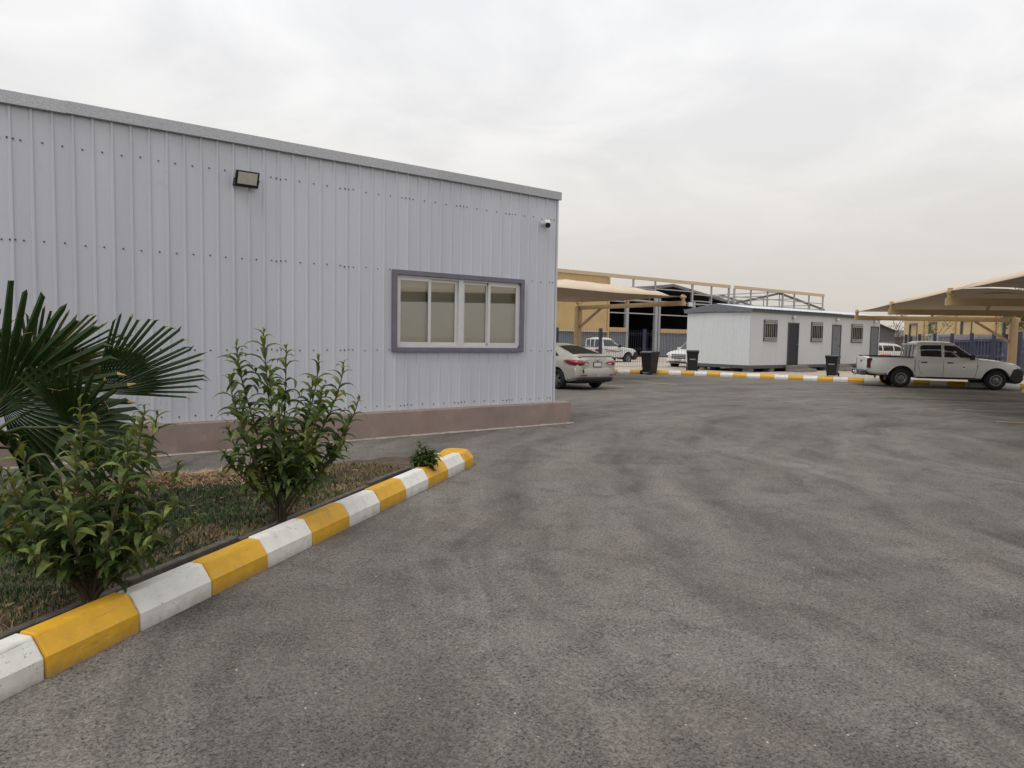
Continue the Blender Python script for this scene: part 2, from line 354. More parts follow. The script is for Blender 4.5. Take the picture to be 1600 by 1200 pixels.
# ================================================================== GROUND
KD = Vector((.811, .586, 0)).normalized(); KQ = Vector((-KD.y, KD.x, 0)); K0 = Vector((.08, 3.66, 0)); KL = .553
far_kerb = [(17.0, 30.0), (20.5, 26.5), (23.9, 23.35), (25.5, 21.8), (26.5, 20.2), (27.3, 18.0), (28.2, 15.9), (29.0, 13.9), (29.75, 12.1), (30.35, 10.8), (31.2, 9.0), (32.6, 6.4), (34.2, 3.4), (37, -2)]
mb = MB(); mb.box(-900, 1400, -900, 1400, -.5, -.06); struct(mb.build('ground', SAND))
# asphalt lot, cut to the far kerb
poly = [(-40, -40), (48, -40)] + [(x, y) for x, y in reversed(far_kerb)] + [(-40, 30)]
mb = MB(); mb.add([(x, y, 0) for x, y in poly], [tuple(range(len(poly)))]); struct(mb.build('asphalt_lot', MATS['asphalt']))
# sandy verge behind the far kerb
vin = [(x + .1, y + .05) for x, y in far_kerb]; vout = [(x + 26, y + 17) for x, y in far_kerb]
mb = MB(); k = len(vin)
mb.add([(x, y, .11) for x, y in vin] + [(x, y, .04) for x, y in vout], [(i, i + 1, k + i + 1, k + i) for i in range(k - 1)])
struct(mb.build('verge', SAND))

# kerb stones -------------------------------------------------------
KP = [(0, -.05), (0, .10), (.07, .20), (.165, .20), (.165, -.05)]
def kerb_mesh(name, mat, L_):
    mb = MB(); mb.prism(KP, .003, L_ - .003, 'Y'); v = [(y, x, z) for x, y, z in mb.v]; mb.v = v   # x along, y back
    me = mb.mesh(name, mat); return me
def lay_kerb(parent, pts, L_, start, my, mw_, flip=0):
    pts = [Vector((*p, 0)) for p in pts]; seg = []; acc = 0
    lens = [(pts[i + 1] - pts[i]).length for i in range(len(pts) - 1)]; tot = sum(lens)
    def at(s):
        for i, l in enumerate(lens):
            if s <= l or i == len(lens) - 1: return pts[i].lerp(pts[i + 1], s / l)
            s -= l
    n = int(tot / L_)
    for i in range(n):
        a, b = at(i * L_), at((i + 1) * L_); d = b - a
        o = inst((my, mw_)[(i + start) % 2], 'kerb_block', parent, a + Vector((0, 0, rng.uniform(-.004, .004))), (rng.uniform(-.008, .008), 0, math.atan2(d.y, d.x) + rng.uniform(-.008, .008)))
        o.scale = (d.length / L_, 1, 1); bev(o, .012)
    return at(n * L_)
kerb = thing('planter_kerb', 'yellow and white chamfered kerb stones edging the planting bed', 'kerb')
ky, kw = kerb_mesh('kerb_yellow', YEL, KL), kerb_mesh('kerb_white', WHT, KL)
a = K0 - KD * (KL * 5); b = K0 + KD * (KL * 11.0)
ea = a + KD * .0
# joint phase: a joint sits 0.22 m along from K0
ph = K0 + KD * .225
lay_kerb(kerb, [(ph - KD * KL * 6)[:2], (ph + KD * (KL * 10 + .001))[:2]], KL, 0, ky, kw)
# nose stone, bevelled round, then a short white return along the back
tip = ph + KD * (KL * 10)
def nose():
    mb = MB(); D = .44; rings = []
    out_ = [(0, 0), (D * .62, 0), (D * .86, .03), (D, .14), (D * 1.0, .30), (D * .86, .40), (D * .6, .44), (0, .40)]
    cen = (D * .35, .20)
    def ins(p, f): return (p[0] + (cen[0] - p[0]) * f, p[1] + (cen[1] - p[1]) * f)
    lv = [(0, -.05), (0, .10), (.34, .20)]
    n = len(out_)
    for f, z in lv: rings.append([(*(p if i in (0, n - 1) and False else ins(p, f if i not in (0,) else f * .5)), z) for i, p in enumerate(out_)])
    vs = sum(rings, []); fs = []
    for j in range(2):
        for i in range(n): fs.append((j * n + i, j * n + (i + 1) % n, (j + 1) * n + (i + 1) % n, (j + 1) * n + i))
    fs.append(tuple(2 * n + i for i in range(n))); mb.add(vs, fs); return mb
o = nose().build('kerb_block', YEL, kerb, bevel=.012); o.location = tip; o.rotation_euler = (0, 0, math.atan2(KD.y, KD.x))
bk = tip + KD * .36 + KQ * .2
lay_kerb(kerb, [bk[:2], (bk + Vector((-.30, .20, 0)))[:2]], .36, 1, kw, kw); kerb.children[-1].scale.z = .72

fk = thing('far_kerb', 'curved yellow and white kerb along the far side of the lot', 'kerb')
ky2, kw2 = kerb_mesh('kerb_yellow_far', YEL, .58), kerb_mesh('kerb_white_far', WHT, .58)
def kflip(me):   # far stones face the camera, laid right to left
    return me
lay_kerb(fk, [(p[0], p[1]) for p in far_kerb[:-1]], .58, 0, ky2, kw2)
for o in fk.children:   # chamfer towards the lot: blocks run with the lot on their right
    pass

# painted bay lines -------------------------------------------------
LINE = M('line_paint', (.52, .40, .24), .8, var=.2, scale=5, dirt=(.18, .17, .155), dscale=18, dthr=.58)
Bd = Vector((-.587, .81, 0)); Ad = Vector((-.81, -.587, 0))
def line(p, q, w=.1):
    p = Vector((*p, .004)); q = Vector((*q, .004)); d = (q - p).normalized(); s = Vector((-d.y, d.x, 0)) * w / 2
    mb = MB(); mb.add([p - s, q - s, q + s, p + s], [(0, 1, 2, 3)]); return struct(mb.build('bay_line', LINE))
for u in (11.6, 14.5, 17.55, 20.5): line((u - .25 * (u > 20), 16.5), (u + .1, 22.3))
for k in range(-1, 5):
    p = Vector((24.0, 10.45, 0)) + Ad * (2.78 * k); q = p - Bd * 5.2; line(p[:2], q[:2])
# loose grit and a few dry leaves on the asphalt
mb = MB()
for i in range(420):
    d = rng.uniform(1.7, 13) ; a = yaw + R_(rng.uniform(-38, 38)); x, y = d * math.cos(a), d * math.sin(a)
    if (Vector((x, y, 0)) - K0).dot(KQ) > -.05 or y > 9.7: continue
    r = rng.uniform(.003, .0085) ; h = r * .8
    vs = [(x + r * rng.uniform(.6, 1) * math.cos(t), y + r * rng.uniform(.6, 1) * math.sin(t), .001) for t in (0, 1.57, 3.14, 4.71)] + [(x, y, h)]
    mb.add(vs, [(0, 1, 4), (1, 2, 4), (2, 3, 4), (3, 0, 4)], 0 if rng.random() < .75 else 1)
struct(mb.build('grit', [M('pale_grit', (.45, .42, .37), .9), M('dry_leaf_bits', (.30, .20, .07), .8)]), 'stuff')

# ================================================================== GREY BUILDING
VW = 10.0; U1 = 8.70; U0 = -5.0; ZC0, ZC1 = .408, 4.2
bld = thing('grey_building', 'low grey metal clad building with mauve plinth and four pane window', 'building')
PR = (.478, .2045, .009, .023, .019)
WIN = (5.32, 7.93, 1.345, 2.622)
lapk = (-20, -10, 0, 15, 20, 25, 30, 35, 40); laps = [.478 + .2045 * k + .010 for k in lapk]
laps = [U0] + [l for l in laps if U0 < l < U1 - .1] + [U1]
for a, b in zip(laps, laps[1:]):
    mb = MB(); w0, w1, wz0, wz1 = WIN
    rngs = []
    if b <= w0 or a >= w1: rngs = [(a, b, ZC0, ZC1)]
    else:
        if a < w0: rngs.append((a, w0, ZC0, ZC1))
        rngs += [(max(a, w0), min(b, w1), ZC0, wz0), (max(a, w0), min(b, w1), wz1, ZC1)]
        if b > w1: rngs.append((w1, b, ZC0, ZC1))
    if len(rngs) > 2:   # the sheet is notched round the window: head and foot pieces are separate offcuts
        side_ = [q for q in rngs if q[2] == ZC0 and q[3] == ZC1]
        lower = [q for q in rngs if q[3] == wz0]; upper = [q for q in rngs if q[2] == wz1]
        groups = [side_ + upper + lower]
    else: groups = [[q] for q in rngs]
    dy_ = rng.uniform(-.0025, .0025)
    for g_ in groups:
        mb = MB()
        for q in g_: sheet(mb, *q, PR, VW)
        o = mb.build('cladding_sheet', WALL, bld); o.location.y = dy_
# end wall, back wall, roof
mb = MB(); sheet(mb, VW + .01, VW + 16, ZC0, ZC1, PR, U1, axis='y')
for i in range(len(mb.v)): x, y, z = mb.v[i]; mb.v[i] = (2 * U1 - x, y, z)
mb.build('end_wall', WALL, bld)
mb = MB(); mb.box(U0, U1 - .02, VW + 15.9, VW + 16, 0, ZC1); mb.build('rear_wall', WALL, bld)
mb = MB(); mb.box(U0, U1 + .02, VW + .02, VW + 16, ZC1 - .06, ZC1 + .03); mb.build('roof', GALV, bld)
mb = MB(); mb.box(U1 - .012, U1 + .02, VW - .03, VW + .09, ZC0 + .002, ZC1 - .02); mb.build('corner_trim', WALL, bld)
# eave flashing lengths
fl = [U0, -1.6, 1.02, 3.56, 6.13, U1 + .06]
for i, (a, b) in enumerate(zip(fl, fl[1:])):
    mb = MB(); dz = rng.uniform(-.006, .006)
    mb.add([(a, VW - .055, 4.128 + dz), (b, VW - .055, 4.128 + dz * .3), (b, VW - .055, 4.262 + dz * .3), (a, VW - .055, 4.262 + dz), (b, VW + .3, 4.275), (a, VW + .3, 4.275), (a, VW - .04, 4.122 + dz), (b, VW - .04, 4.122 + dz * .3)],
           [(0, 1, 2, 3), (3, 2, 4, 5), (0, 6, 7, 1)])
    if i == len(fl) - 2: mb.add([(b, VW - .055, 4.128), (b, VW + .3, 4.128), (b, VW + .3, 4.275), (b, VW - .055, 4.262)], [(0, 1, 2, 3)])
    o = mb.build('eave_flashing', GALV, bld); sm = o.modifiers.new('solid', 'SOLIDIFY'); sm.thickness = .004; sm.offset = 1
    o.location.y = -.003 * (i % 2)
# screws
SCREW = M('screw_head', (.10, .102, .112), .5, .3)
mb = MB()
for z in (3.752, 2.615, 1.365, .487):
    k = -26
    while True:
        c = .478 + .2045 * k; k += 1
        if c > U1: break
        xs = [c + .102]
        if k - 1 in lapk: xs += [c - .03, c + .03]
        for x in xs:
            if x > U1 - .03 or (WIN[0] - .03 < x < WIN[1] + .03 and WIN[2] - .01 < z < WIN[3] + .03): continue
            y = VW - (.001 if len(xs) == 1 or x == xs[0] else .004); zz = z + rng.uniform(-.008, .008); x += rng.uniform(-.006, .006)
            mb.lathe([(.0, -.009), (.008, -.009), (.008, -.003), (.011, -.0025), (.011, .004)], 7, 'Y', (x, y, zz))
struct(mb.build('screw', SCREW, bld), 'stuff')
# plinth
mb = MB(); n = 40
mb.box(U0, 9.04, 9.86, VW + 16, -.05, .405); mb.build('plinth', PLASTER, bld, bevel=.012)
mb = MB(); xs = np.linspace(U0, 9.1, 120); vs = []
for x in xs: vs += [(x, 9.862, .018 + .016 * rng.random()), (x, 9.85 - .035 * rng.random(), .003)]
mb.add(vs, [(2 * i, 2 * i + 2, 2 * i + 3, 2 * i + 1) for i in range(len(xs) - 1)]); mb.build('cement_fillet', CEMENT, bld)
mb = MB(); mb.box(U0, 9.0, 9.9, 9.998, .4052, .417); mb.build('plinth_capping', CEMENT, bld)
# window
w0, w1, z0, z1 = WIN
win = bpy.data.objects.new('window', None); COL.objects.link(win); win.parent = bld
tw = .072
mb = MB(); y0, y1 = VW - .062, VW + .05
mb.box(w0, w1, y0, y1, z1 - tw, z1 + .004); mb.box(w0, w1, y0 + .001, y1, z0 - .004, z0 + tw * .9); mb.box(w0 - .002, w0 + tw, y0 - .002, y1, z0 - .002, z1 + .002); mb.box(w1 - tw, w1 + .002, y0 - .002, y1, z0 - .002, z1 + .002)
mb.build('surround_trim', TRIM, win, bevel=.004)
mb = MB(); mb.box(w0, w1, VW + .03, VW + .3, z0, z0 + .02); mb.box(w0, w1, VW + .03, VW + .3, z1 - .02, z1); mb.box(w0, w0 + .02, VW + .03, VW + .3, z0, z1); mb.box(w1 - .02, w1, VW + .03, VW + .3, z0, z1)
mb.build('reveal', ALU, win)
fa, fb, g0, g1 = w0 + tw, w1 - tw, z0 + tw * .9, z1 - tw
mb = MB(); y0 = VW - .018
for q in ((fa, fb, g0, g0 + .035), (fa, fb, g1 - .03, g1), (fa, fa + .03, g0, g1), (fb - .03, fb, g0, g1), (6.565, 6.655, g0, g1)): mb.box(q[0], q[1], y0 - (.004 if q[0] == 6.565 else 0), VW + .07, q[2], q[3])
mb.build('frame', ALU, win, bevel=.003)
pane_mat('window_glass', (.88, .88, .85), .10)
def sash(a, b, y):
    o = bpy.data.objects.new('sash', None); COL.objects.link(o); o.parent = win
    mb = MB(); zb, zt, s = g0 + .036, g1 - .031, .05
    mb.box(a, b, y, y + .028, zt - s, zt); mb.box(a, b, y, y + .028, zb, zb + s); mb.box(a, a + s, y - .001, y + .029, zb, zt); mb.box(b - s, b, y - .001, y + .029, zb, zt)
    mb.build('sash_frame', ALU, o, bevel=.003)
    mb = MB(); mb.box(a + s - .005, b - s + .005, y + .012, y + .016, zb + s - .005, zt - s + .005); mb.build('pane', MATS['window_glass'], o)
sash(fa + .031, 6.03, VW - .012); sash(6.0, 6.564, VW + .022); sash(6.656, 7.2, VW + .022); sash(7.17, fb - .031, VW - .012)
BLIND = M('roller_blind', (.62, .60, .52), .8, var=.05, scale=3)
for k, (a, b) in enumerate(((fa, 6.0), (6.02, 6.6), (6.62, 7.18), (7.2, fb))):
    mb = MB(); mb.box(a + .012, b - .012, VW + .085 + .004 * (k % 2), VW + .088 + .004 * (k % 2), g0 - .02, g1); mb.build('blind', BLIND, win)
mb = MB(); mb.box(w0, w1, VW + .31, VW + .33, z0, z1); mb.build('room_backing', DARK, win)

# floodlight
fl_ = thing('floodlight', 'black rectangular LED floodlight fixed high on the grey wall', 'floodlight', (3.08, VW - .026, 3.66)); fl_.scale = (.93, .93, .93)
tilt = Matrix.Rotation(R_(24), 4, 'X')
def tbox(mb, *q):
    o = len(mb.v); mb.box(*q)
    for i in range(o, len(mb.v)): mb.v[i] = tuple((tilt @ Vector(mb.v[i])) + Vector((0, -.085, 0)))
BLK = M('floodlight_housing', (.012, .014, .02), .4, var=.1)
mb = MB(); tbox(mb, -.165, .165, -.03, .02, -.115, .115); mb.build('housing', BLK, fl_, bevel=.008)
mb = MB(); [tbox(mb, -.15 + .03 * i, -.145 + .03 * i, .02, .045, -.10, .10) for i in range(11)]; mb.build('heat_sink', BLK, fl_)
mb = MB(); tbox(mb, -.135, .135, -.036, -.03, -.06, .092); mb.build('lens', M('floodlight_lens', (.55, .52, .43), .25, var=.06, scale=20, coat=.5), fl_)
mb = MB(); tbox(mb, -.14, .14, -.034, -.0302, -.068, -.06); mb.build('bezel', M('floodlight_bezel', (.6, .6, .58), .4), fl_); mb = MB(); tbox(mb, -.14, .14, -.034, -.0302, .092, .098); mb.build('bezel', M('floodlight_bezel', (.6, .6, .58), .4), fl_)
mb = MB(); mb.beam((-.175, -.085, 0), (-.175, -.01, -.09), .006, .03); mb.beam((.175, -.085, 0), (.175, -.01, -.09), .006, .03); mb.beam((-.18, -.006, -.09), (.18, -.006, -.09), .03, .008); mb.build('bracket', BLK, fl_)
mb = MB(); mb.tube([(-.172, -.085, 0), (-.185, -.085, 0)], .014, 8); mb.build('pivot_bolt', STEEL, fl_); mb = MB(); mb.tube([(.172, -.085, 0), (.185, -.085, 0)], .014, 8); mb.build('pivot_bolt', STEEL, fl_)
# security camera
sc_ = thing('security_camera', 'small white bullet security camera near the wall corner', 'camera', (8.37, VW - .002, 3.665))
mb = MB(); mb.lathe([(0, 0), (.045, 0), (.045, -.025), (.03, -.035), (0, -.035)], 16, 'Y'); mb.build('mount', PLATE, sc_, smooth=40)
cd_ = Vector((-.50, -.72, -.36)).normalized(); c0_ = Vector((.02, -.10, -.01))
mb = MB(); mb.tube([(0, -.03, 0), (.01, -.08, -.005), c0_], .014, 8); mb.build('arm', PLATE, sc_, smooth=40)
mb = MB(); mb.tube([c0_ - cd_ * .05, c0_ + cd_ * .12], .046, 16); mb.build('body', PLATE, sc_, smooth=40, bevel=.006)
mb = MB(); mb.beam(c0_ - cd_ * .06 + Vector((0, 0, .05)), c0_ + cd_ * .15 + Vector((0, 0, .052)), .10, .008); mb.build('sun_shield', PLATE, sc_, bevel=.004)
mb = MB(); mb.tube([c0_ + cd_ * .119, c0_ + cd_ * .135], .047, 16); mb.build('lens', BLACK, sc_, smooth=40)
jb = thing('junction_box', 'tiny pale box on the far edge of the grey wall corner', 'junction box', (U1 + .03, VW + .12, 3.5))
mb = MB(); mb.box(-.005, .045, -.05, .05, -.05, .05); mb.build('box', PLATE, jb, bevel=.005)
mb = MB(); mb.tube([(.02, 0, -.05), (.02, 0, -.5)], .011, 8); mb.build('conduit', PLATE, jb)

# ================================================================== PLANTING BED
def kp(s, q, z=0): p = K0 + KD * s + KQ * q; return (p.x, p.y, z)
def hnoise(x, y): return .5 * math.sin(x * 2.3 + 1.7 * math.sin(y * 1.9)) + .3 * math.sin(y * 4.1 + x * 1.3) + .2 * math.sin(x * 7.7 - y * 6.1)
def back_v(u):   # rear edge of the bed
    return 7.74 + .10 * math.sin(u * 2.1) + .38 * max(0, min(1, (4.6 - u) / 2.2))
def in_bed(x, y, m=.0):
    p = Vector((x, y, 0)) - K0; return p.dot(KQ) > .46 + m and y < back_v(x) - m and p.dot(KD) < 5.25
mb = MB(); nx, ny = 90, 60; vs = []
for i in range(nx + 1):
    u = -3.2 + i * (5.05 + 3.2) / nx
    s_ = (u - K0.x) / KD.x; vlo = K0.y + KD.y * s_ + .17 / KD.x; vhi = max(vlo + .02, back_v(u) if u < 4.75 else vlo + .3)
    for j in range(ny + 1):
        t = (j / ny) ** 1.3; v = vlo + (vhi - vlo) * t; q = (v - vlo) * KD.x
        z = .035 if q < .23 else .075 + .02 * hnoise(u * 1.5, v * 1.5) + .012 * hnoise(u * 6, v * 6)
        if j == ny: z = .002
        if q < .23: z += .018 * hnoise(u * 9, v * 11)
        vs.append((u, v, z))
fs = [(i * (ny + 1) + j, (i + 1) * (ny + 1) + j, (i + 1) * (ny + 1) + j + 1, i * (ny + 1) + j + 1) for i in range(nx) for j in range(ny)]
mb.add(vs, fs); struct(mb.build('planting_bed', SOIL, smooth=60))
# low concrete edging behind the kerb trench
ed = thing('bed_edging', 'low weathered concrete edging strip between the kerb and the grass', 'edging')
em = MB(); em.box(0, .992, -.03, .03, -.03, .06); eme = em.mesh('edging_stone', EDGE)
for i in range(-4, 6):
    if i * 1.0 + 1 > 5.3: break
    o = inst(eme, 'edging_stone', ed, kp(i * 1.0 + .1, .425 + rng.uniform(-.012, .012), .058 + rng.uniform(-.018, .014)), (rng.uniform(-.03, .03), rng.uniform(-.008, .008), math.atan2(KD.y, KD.x) + rng.uniform(-.01, .01))); bev(o, .008)
# grass
G1 = M('grass_green', (.042, .075, .018), .6, var=.4, scale=3); G2 = M('grass_deep', (.022, .045, .012), .6, var=.3, scale=3)
D1 = M('grass_dry', (.26, .19, .09), .8, var=.35, scale=4); D2 = M('grass_brown', (.15, .10, .05), .8, var=.3, scale=4)
def green_w(x, y):
    g = 0
    for cx, cy, r in ((1.55, 6.5, 1.0), (.5, 5.4, .9), (2.3, 7.1, .8), (-.2, 6.2, 1.2), (-1.5, 5, 1.5), (.1, 7.0, .8)):
        d2 = ((x - cx) ** 2 + (y - cy) ** 2) / r ** 2; g = max(g, 1.15 - d2)
    return g + .12 + .4 * hnoise(x * 2.2, y * 2.2)
gv, gf, gm = [], [], []; dvv, dff, dmm = [], [], []
cnt = 0
while cnt < 75000:
    x = rng.uniform(-1.3, 4.9); y = rng.uniform(3.4, 8.2)
    if not in_bed(x, y, .0): continue
    cnt += 1
    if ((x - 1.75) / .95) ** 2 + ((y - 7.62) / .34) ** 2 < .8 + .3 * hnoise(x * 5, y * 5): continue
    g = green_w(x, y); isg = rng.random() < min(.95, max(.12, g))
    if not isg and rng.random() < .25: continue
    z = .075 + .02 * hnoise(x * 1.5, y * 1.5) + .012 * hnoise(x * 6, y * 6) - .004
    h = rng.uniform(.022, .055) if isg else rng.uniform(.012, .04)
    a = rng.uniform(0, 6.28); ln = rng.uniform(.2, 1.0) * (1 if isg else 2.0); w = rng.uniform(.002, .0042)
    dx, dy = math.cos(a), math.sin(a); px, py = -dy * w, dx * w
    V_, F_, M_ = (gv, gf, gm) if isg else (dvv, dff, dmm); o = len(V_)
    mx_, my_ = x + dx * ln * h * .35, y + dy * ln * h * .35
    V_ += [(x - px, y - py, z), (x + px, y + py, z), (mx_ + px * .8, my_ + py * .8, z + h * .65), (mx_ - px * .8, my_ - py * .8, z + h * .65), (x + dx * ln * h, y + dy * ln * h, z + h)]
    F_ += [(o, o + 1, o + 2, o + 3), (o + 3, o + 2, o + 4)]; q = 0 if rng.random() < (.5 if isg else .6) else 1; M_ += [q, q]
for nm, V_, F_, M_, mats in (('green_grass', gv, gf, gm, [G1, G2]), ('dry_grass', dvv, dff, dmm, [D1, D2])):
    me = bpy.data.meshes.new(nm); me.from_pydata(V_, [], F_)
    for m in mats: me.materials.append(m)
    me.polygons.foreach_set('material_index', M_); o = bpy.data.objects.new(nm, me); COL.objects.link(o); o['kind'] = 'stuff'
# heap of dry clippings
STRAW = M('straw', (.46, .33, .19), .9, var=.3, scale=10); STRAW2 = M('straw_dark', (.24, .15, .08), .9, var=.3, scale=10)
mb = MB()
for i in range(9000):
    u = rng.gauss(1.75, .5); v = 7.60 + rng.gauss(0, .2) + .02 * (u - 1.8)
    if not -.6 < u < 3.1: continue
    hz = .12 * math.exp(-((v - 7.6) / .24) ** 2) * (.5 + .5 * math.sin(u * 3.3) ** 2) + .02; z = rng.uniform(.05, .09 + hz)
    a = rng.uniform(0, 6.28); l = rng.uniform(.015, .05); w = rng.uniform(.0016, .004); e_ = rng.uniform(-.5, .5) * l
    dx, dy = math.cos(a) * l, math.sin(a) * l; px, py = -math.sin(a) * w, math.cos(a) * w
    mb.add([(u - dx - px, v - dy - py, z - e_), (u - dx + px, v - dy + py, z - e_), (u + dx + px, v + dy + py, z + e_), (u + dx - px, v + dy - py, z + e_)], [(0, 1, 2, 3)], 0 if rng.random() < .7 else 1)
struct(mb.build('straw_clippings', [STRAW, STRAW2]), 'stuff')

LIT = [M('dead_leaf', (.24, .15, .06), .8, var=.3), M('dead_leaf_dark', (.12, .08, .045), .85, var=.3), M('clod', (.12, .085, .06), .95, var=.3, bump=.6)]
mb = MB()
for i in range(520):
    trench = rng.random() < .45
    if trench: x, y, z = kp(rng.uniform(-1.2, 5.2), rng.uniform(.19, .40), .05)
    else:
        x, y = rng.uniform(-1, 4.8), rng.uniform(3.6, 8.0); z = .1
        if not in_bed(x, y): continue
    a = rng.uniform(0, 6.28); l = rng.uniform(.012, .04)
    if rng.random() < .45:
        r = rng.uniform(.006, .02); mb.add([(x + r * math.cos(t) * rng.uniform(.6, 1), y + r * math.sin(t) * rng.uniform(.6, 1), z) for t in (0, 1.25, 2.5, 3.8, 5)] + [(x, y, z + r * .9)], [(k, (k + 1) % 5, 5) for k in range(5)], 2)
    else:
        dx, dy = math.cos(a) * l, math.sin(a) * l; px, py = -dy * .3, dx * .3; q = rng.randrange(2)
        mb.add([(x - dx, y - dy, z + .004), (x + px, y + py, z + .012), (x + dx, y + dy, z + .006 + rng.uniform(0, .012)), (x - px, y - py, z + .002)], [(0, 1, 2), (0, 2, 3)], q)
struct(mb.build('leaf_litter', LIT), 'stuff')

# leaves ------------------------------------------------------------
LG = [leaf_mat('leaf_dark', (.046, .080, .019)), leaf_mat('leaf_mid', (.085, .125, .028)), leaf_mat('leaf_new', (.135, .165, .042)), leaf_mat('leaf_turning', (.26, .17, .035))]
def leaf_mesh(name, mat, droop, fold=.22, wid=.13):
    mb = MB(); n = 6; vs = []
    x = z = 0; ang = .75
    for i in range(n + 1):
        t = i / n; w = wid * (math.sin(math.pi * min(1, t * .93 + .04)) ** .8) * (1 - .25 * t) if i < n else 0.004
        wob = .012 * math.sin(i * 2.4)
        vs += [(x, -w, z + w * fold * 2 + wob), (x, 0, z), (x, w, z + w * fold * 2 - wob)]
        x += math.cos(ang) / n; z += math.sin(ang) / n; ang -= droop / n
    fs = []
    for i in range(n):
        a = i * 3; fs += [(a, a + 1, a + 4, a + 3), (a + 1, a + 2, a + 5, a + 4)]
    mb.add(vs, fs); return mb.mesh(name, mat, smooth=70)
LEAVES = [[leaf_mesh('leaf', LG[c], d) for d in (1.7, 2.2, 2.7)] for c in range(4)]
def leaf_matrix(p, az, tilt_, rollv, size):
    return Matrix.Translation(p) @ Matrix.Rotation(az, 4, 'Z') @ Matrix.Rotation(-tilt_, 4, 'Y') @ Matrix.Rotation(rollv, 4, 'X') @ Matrix.Scale(size, 4)
BARK = M('bark', (.13, .105, .075), .9, var=.3, scale=12, bump=.6, bscale=70); TWIG = M('green_twig', (.075, .06, .035), .8, var=.25)
def shrub(name, label, base, stems, leaf_len, group, seed, limit=300, turning=.012, bare=.34, step_=.046, dark=False):
    rg = random.Random(seed); t = thing(name, label, 'shrub', base, 0, group)
    Rr = Vector((.791, -.611, 0)); Fr = Vector((.611, .791, 0)); lv = []
    mb = MB()
    for dx, h, dd in stems:
        p0 = Vector((rg.uniform(-.025, .025), rg.uniform(-.025, .025), 0)); p3 = Rr * dx + Fr * dd + Vector((0, 0, h))
        hz = math.hypot(dx, dd)
        p1 = Vector((p3.x * .03, p3.y * .03, max(.2, h * .30))); p2 = Vector((p3.x * .85, p3.y * .85, h * (.62 if h > .7 else .75)))
        pts = []
        for i in range(13):
            s = i / 12; pts.append(p0 * (1 - s) ** 3 + p1 * 3 * s * (1 - s) ** 2 + p2 * 3 * s * s * (1 - s) + p3 * s ** 3)
        mb.tube(pts, [.0085 * (1 - .8 * i / 12) + .0018 for i in range(13)], 6)
        L_ = sum((pts[i + 1] - pts[i]).length for i in range(12)); step = step_
        nn_ = int(L_ * (1 - bare) / step); az = rg.uniform(0, 6.28)
        for k in range(nn_ + 1):
            s = 1 - (k * step) / L_; i = min(11, int(s * 12)); p = pts[i].lerp(pts[i + 1], s * 12 - i)
            az += 1.57 + rg.uniform(-.3, .3); f = min(1, .42 + k * .16)
            for side in (0, math.pi):
                if rg.random() < .10: continue
                tl = .9 - min(1, k / 5) * .75 + rg.uniform(-.3, .25); c = 2 if k < 4 and rg.random() < .75 else (1 if rg.random() < .5 else 0)
                if rg.random() < .12: c = 2
                if dark: c = 0
                if rg.random() < turning: c = 3
                size = leaf_len * f * rg.uniform(.75, 1.12)
                lv.append((leaf_matrix(p, az + side + rg.uniform(-.3, .3), tl, rg.uniform(-.4, .4), size), c, rg.randrange(3), k))
            # short side twigs lower down
            if k > 4 and rg.random() < .07:
                a2 = rg.uniform(0, 6.28); ln = rg.uniform(.08, .2); q = p + Vector((math.cos(a2) * ln, math.sin(a2) * ln, ln * .7)); mb.tube([p, p.lerp(q, .5) + Vector((0, 0, -.01)), q], [.004, .003, .002], 5)
                for j in range(3):
                    pp = p.lerp(q, .45 + .27 * j)
                    for side in (0, math.pi):
                        lv.append((leaf_matrix(pp, a2 + 1.57 * j + side + rg.uniform(-.3, .3), .3 + .3 * j + rg.uniform(-.3, .2), rg.uniform(-.4, .4), leaf_len * (.9 - .15 * j)), 2 if j == 2 and rg.random() < .6 else rg.randrange(2), rg.randrange(3), 3))
    mb.build('branches', TWIG, t, smooth=50)
    if base[0] < 3: mb = MB(); mb.tube([(0, 0, -.05), (.006, .004, .08), (-.004, .0, .2), (.0, .0, .3)], [.034, .026, .022, .012], 8); mb.build('trunk', BARK, t, smooth=50)
    # nearest leaves are parts of their own, the rest one mass
    b = Vector(base)
    lv.sort(key=lambda q: (Vector(q[0].translation) + b - Vector((0, 0, 1.6))).length + rg.uniform(0, .45))
    for m, c, d, k in lv[:limit]:
        o = bpy.data.objects.new('leaf', LEAVES[c][d]); COL.objects.link(o); o.parent = t; o.matrix_local = m
    mb = MB()
    for m, c, d, k in lv[limit:]:
        me = LEAVES[c][d]; mb.add([m @ v.co for v in me.vertices], [tuple(pl.vertices) for pl in me.polygons], c)
    if mb.v:
        me = bpy.data.meshes.new('inner_foliage'); me.from_pydata(mb.v, [], mb.f)
        for m in LG: me.materials.append(m)
        me.polygons.foreach_set('material_index', mb.mi); me.polygons.foreach_set('use_smooth', [True] * len(me.polygons))
        o = bpy.data.objects.new('inner_foliage', me); COL.objects.link(o); o.parent = t; o['kind'] = 'stuff'
    return t
shrub('leafy_shrub', 'tall leafy green shrub below the grey wall, left of the window', (1.94, 5.44, .07),
      [(-.38, 1.42, .1), (-.30, 1.18, -.25), (-.13, 1.53, .0), (-.02, 1.40, .2), (.02, 1.22, -.3), (.27, 1.31, .1), (.49, 1.28, .0), (.40, 1.10, -.3), (.57, 1.0, .15), (-.46, .80, .1), (.52, .70, -.15), (.12, 1.0, -.40), (-.16, .9, -.40), (.32, .78, -.36), (.15, 1.15, .35), (-.32, .62, -.3), (.30, .60, -.3)],
      .215, 'leafy shrubs in the planting bed', 3)
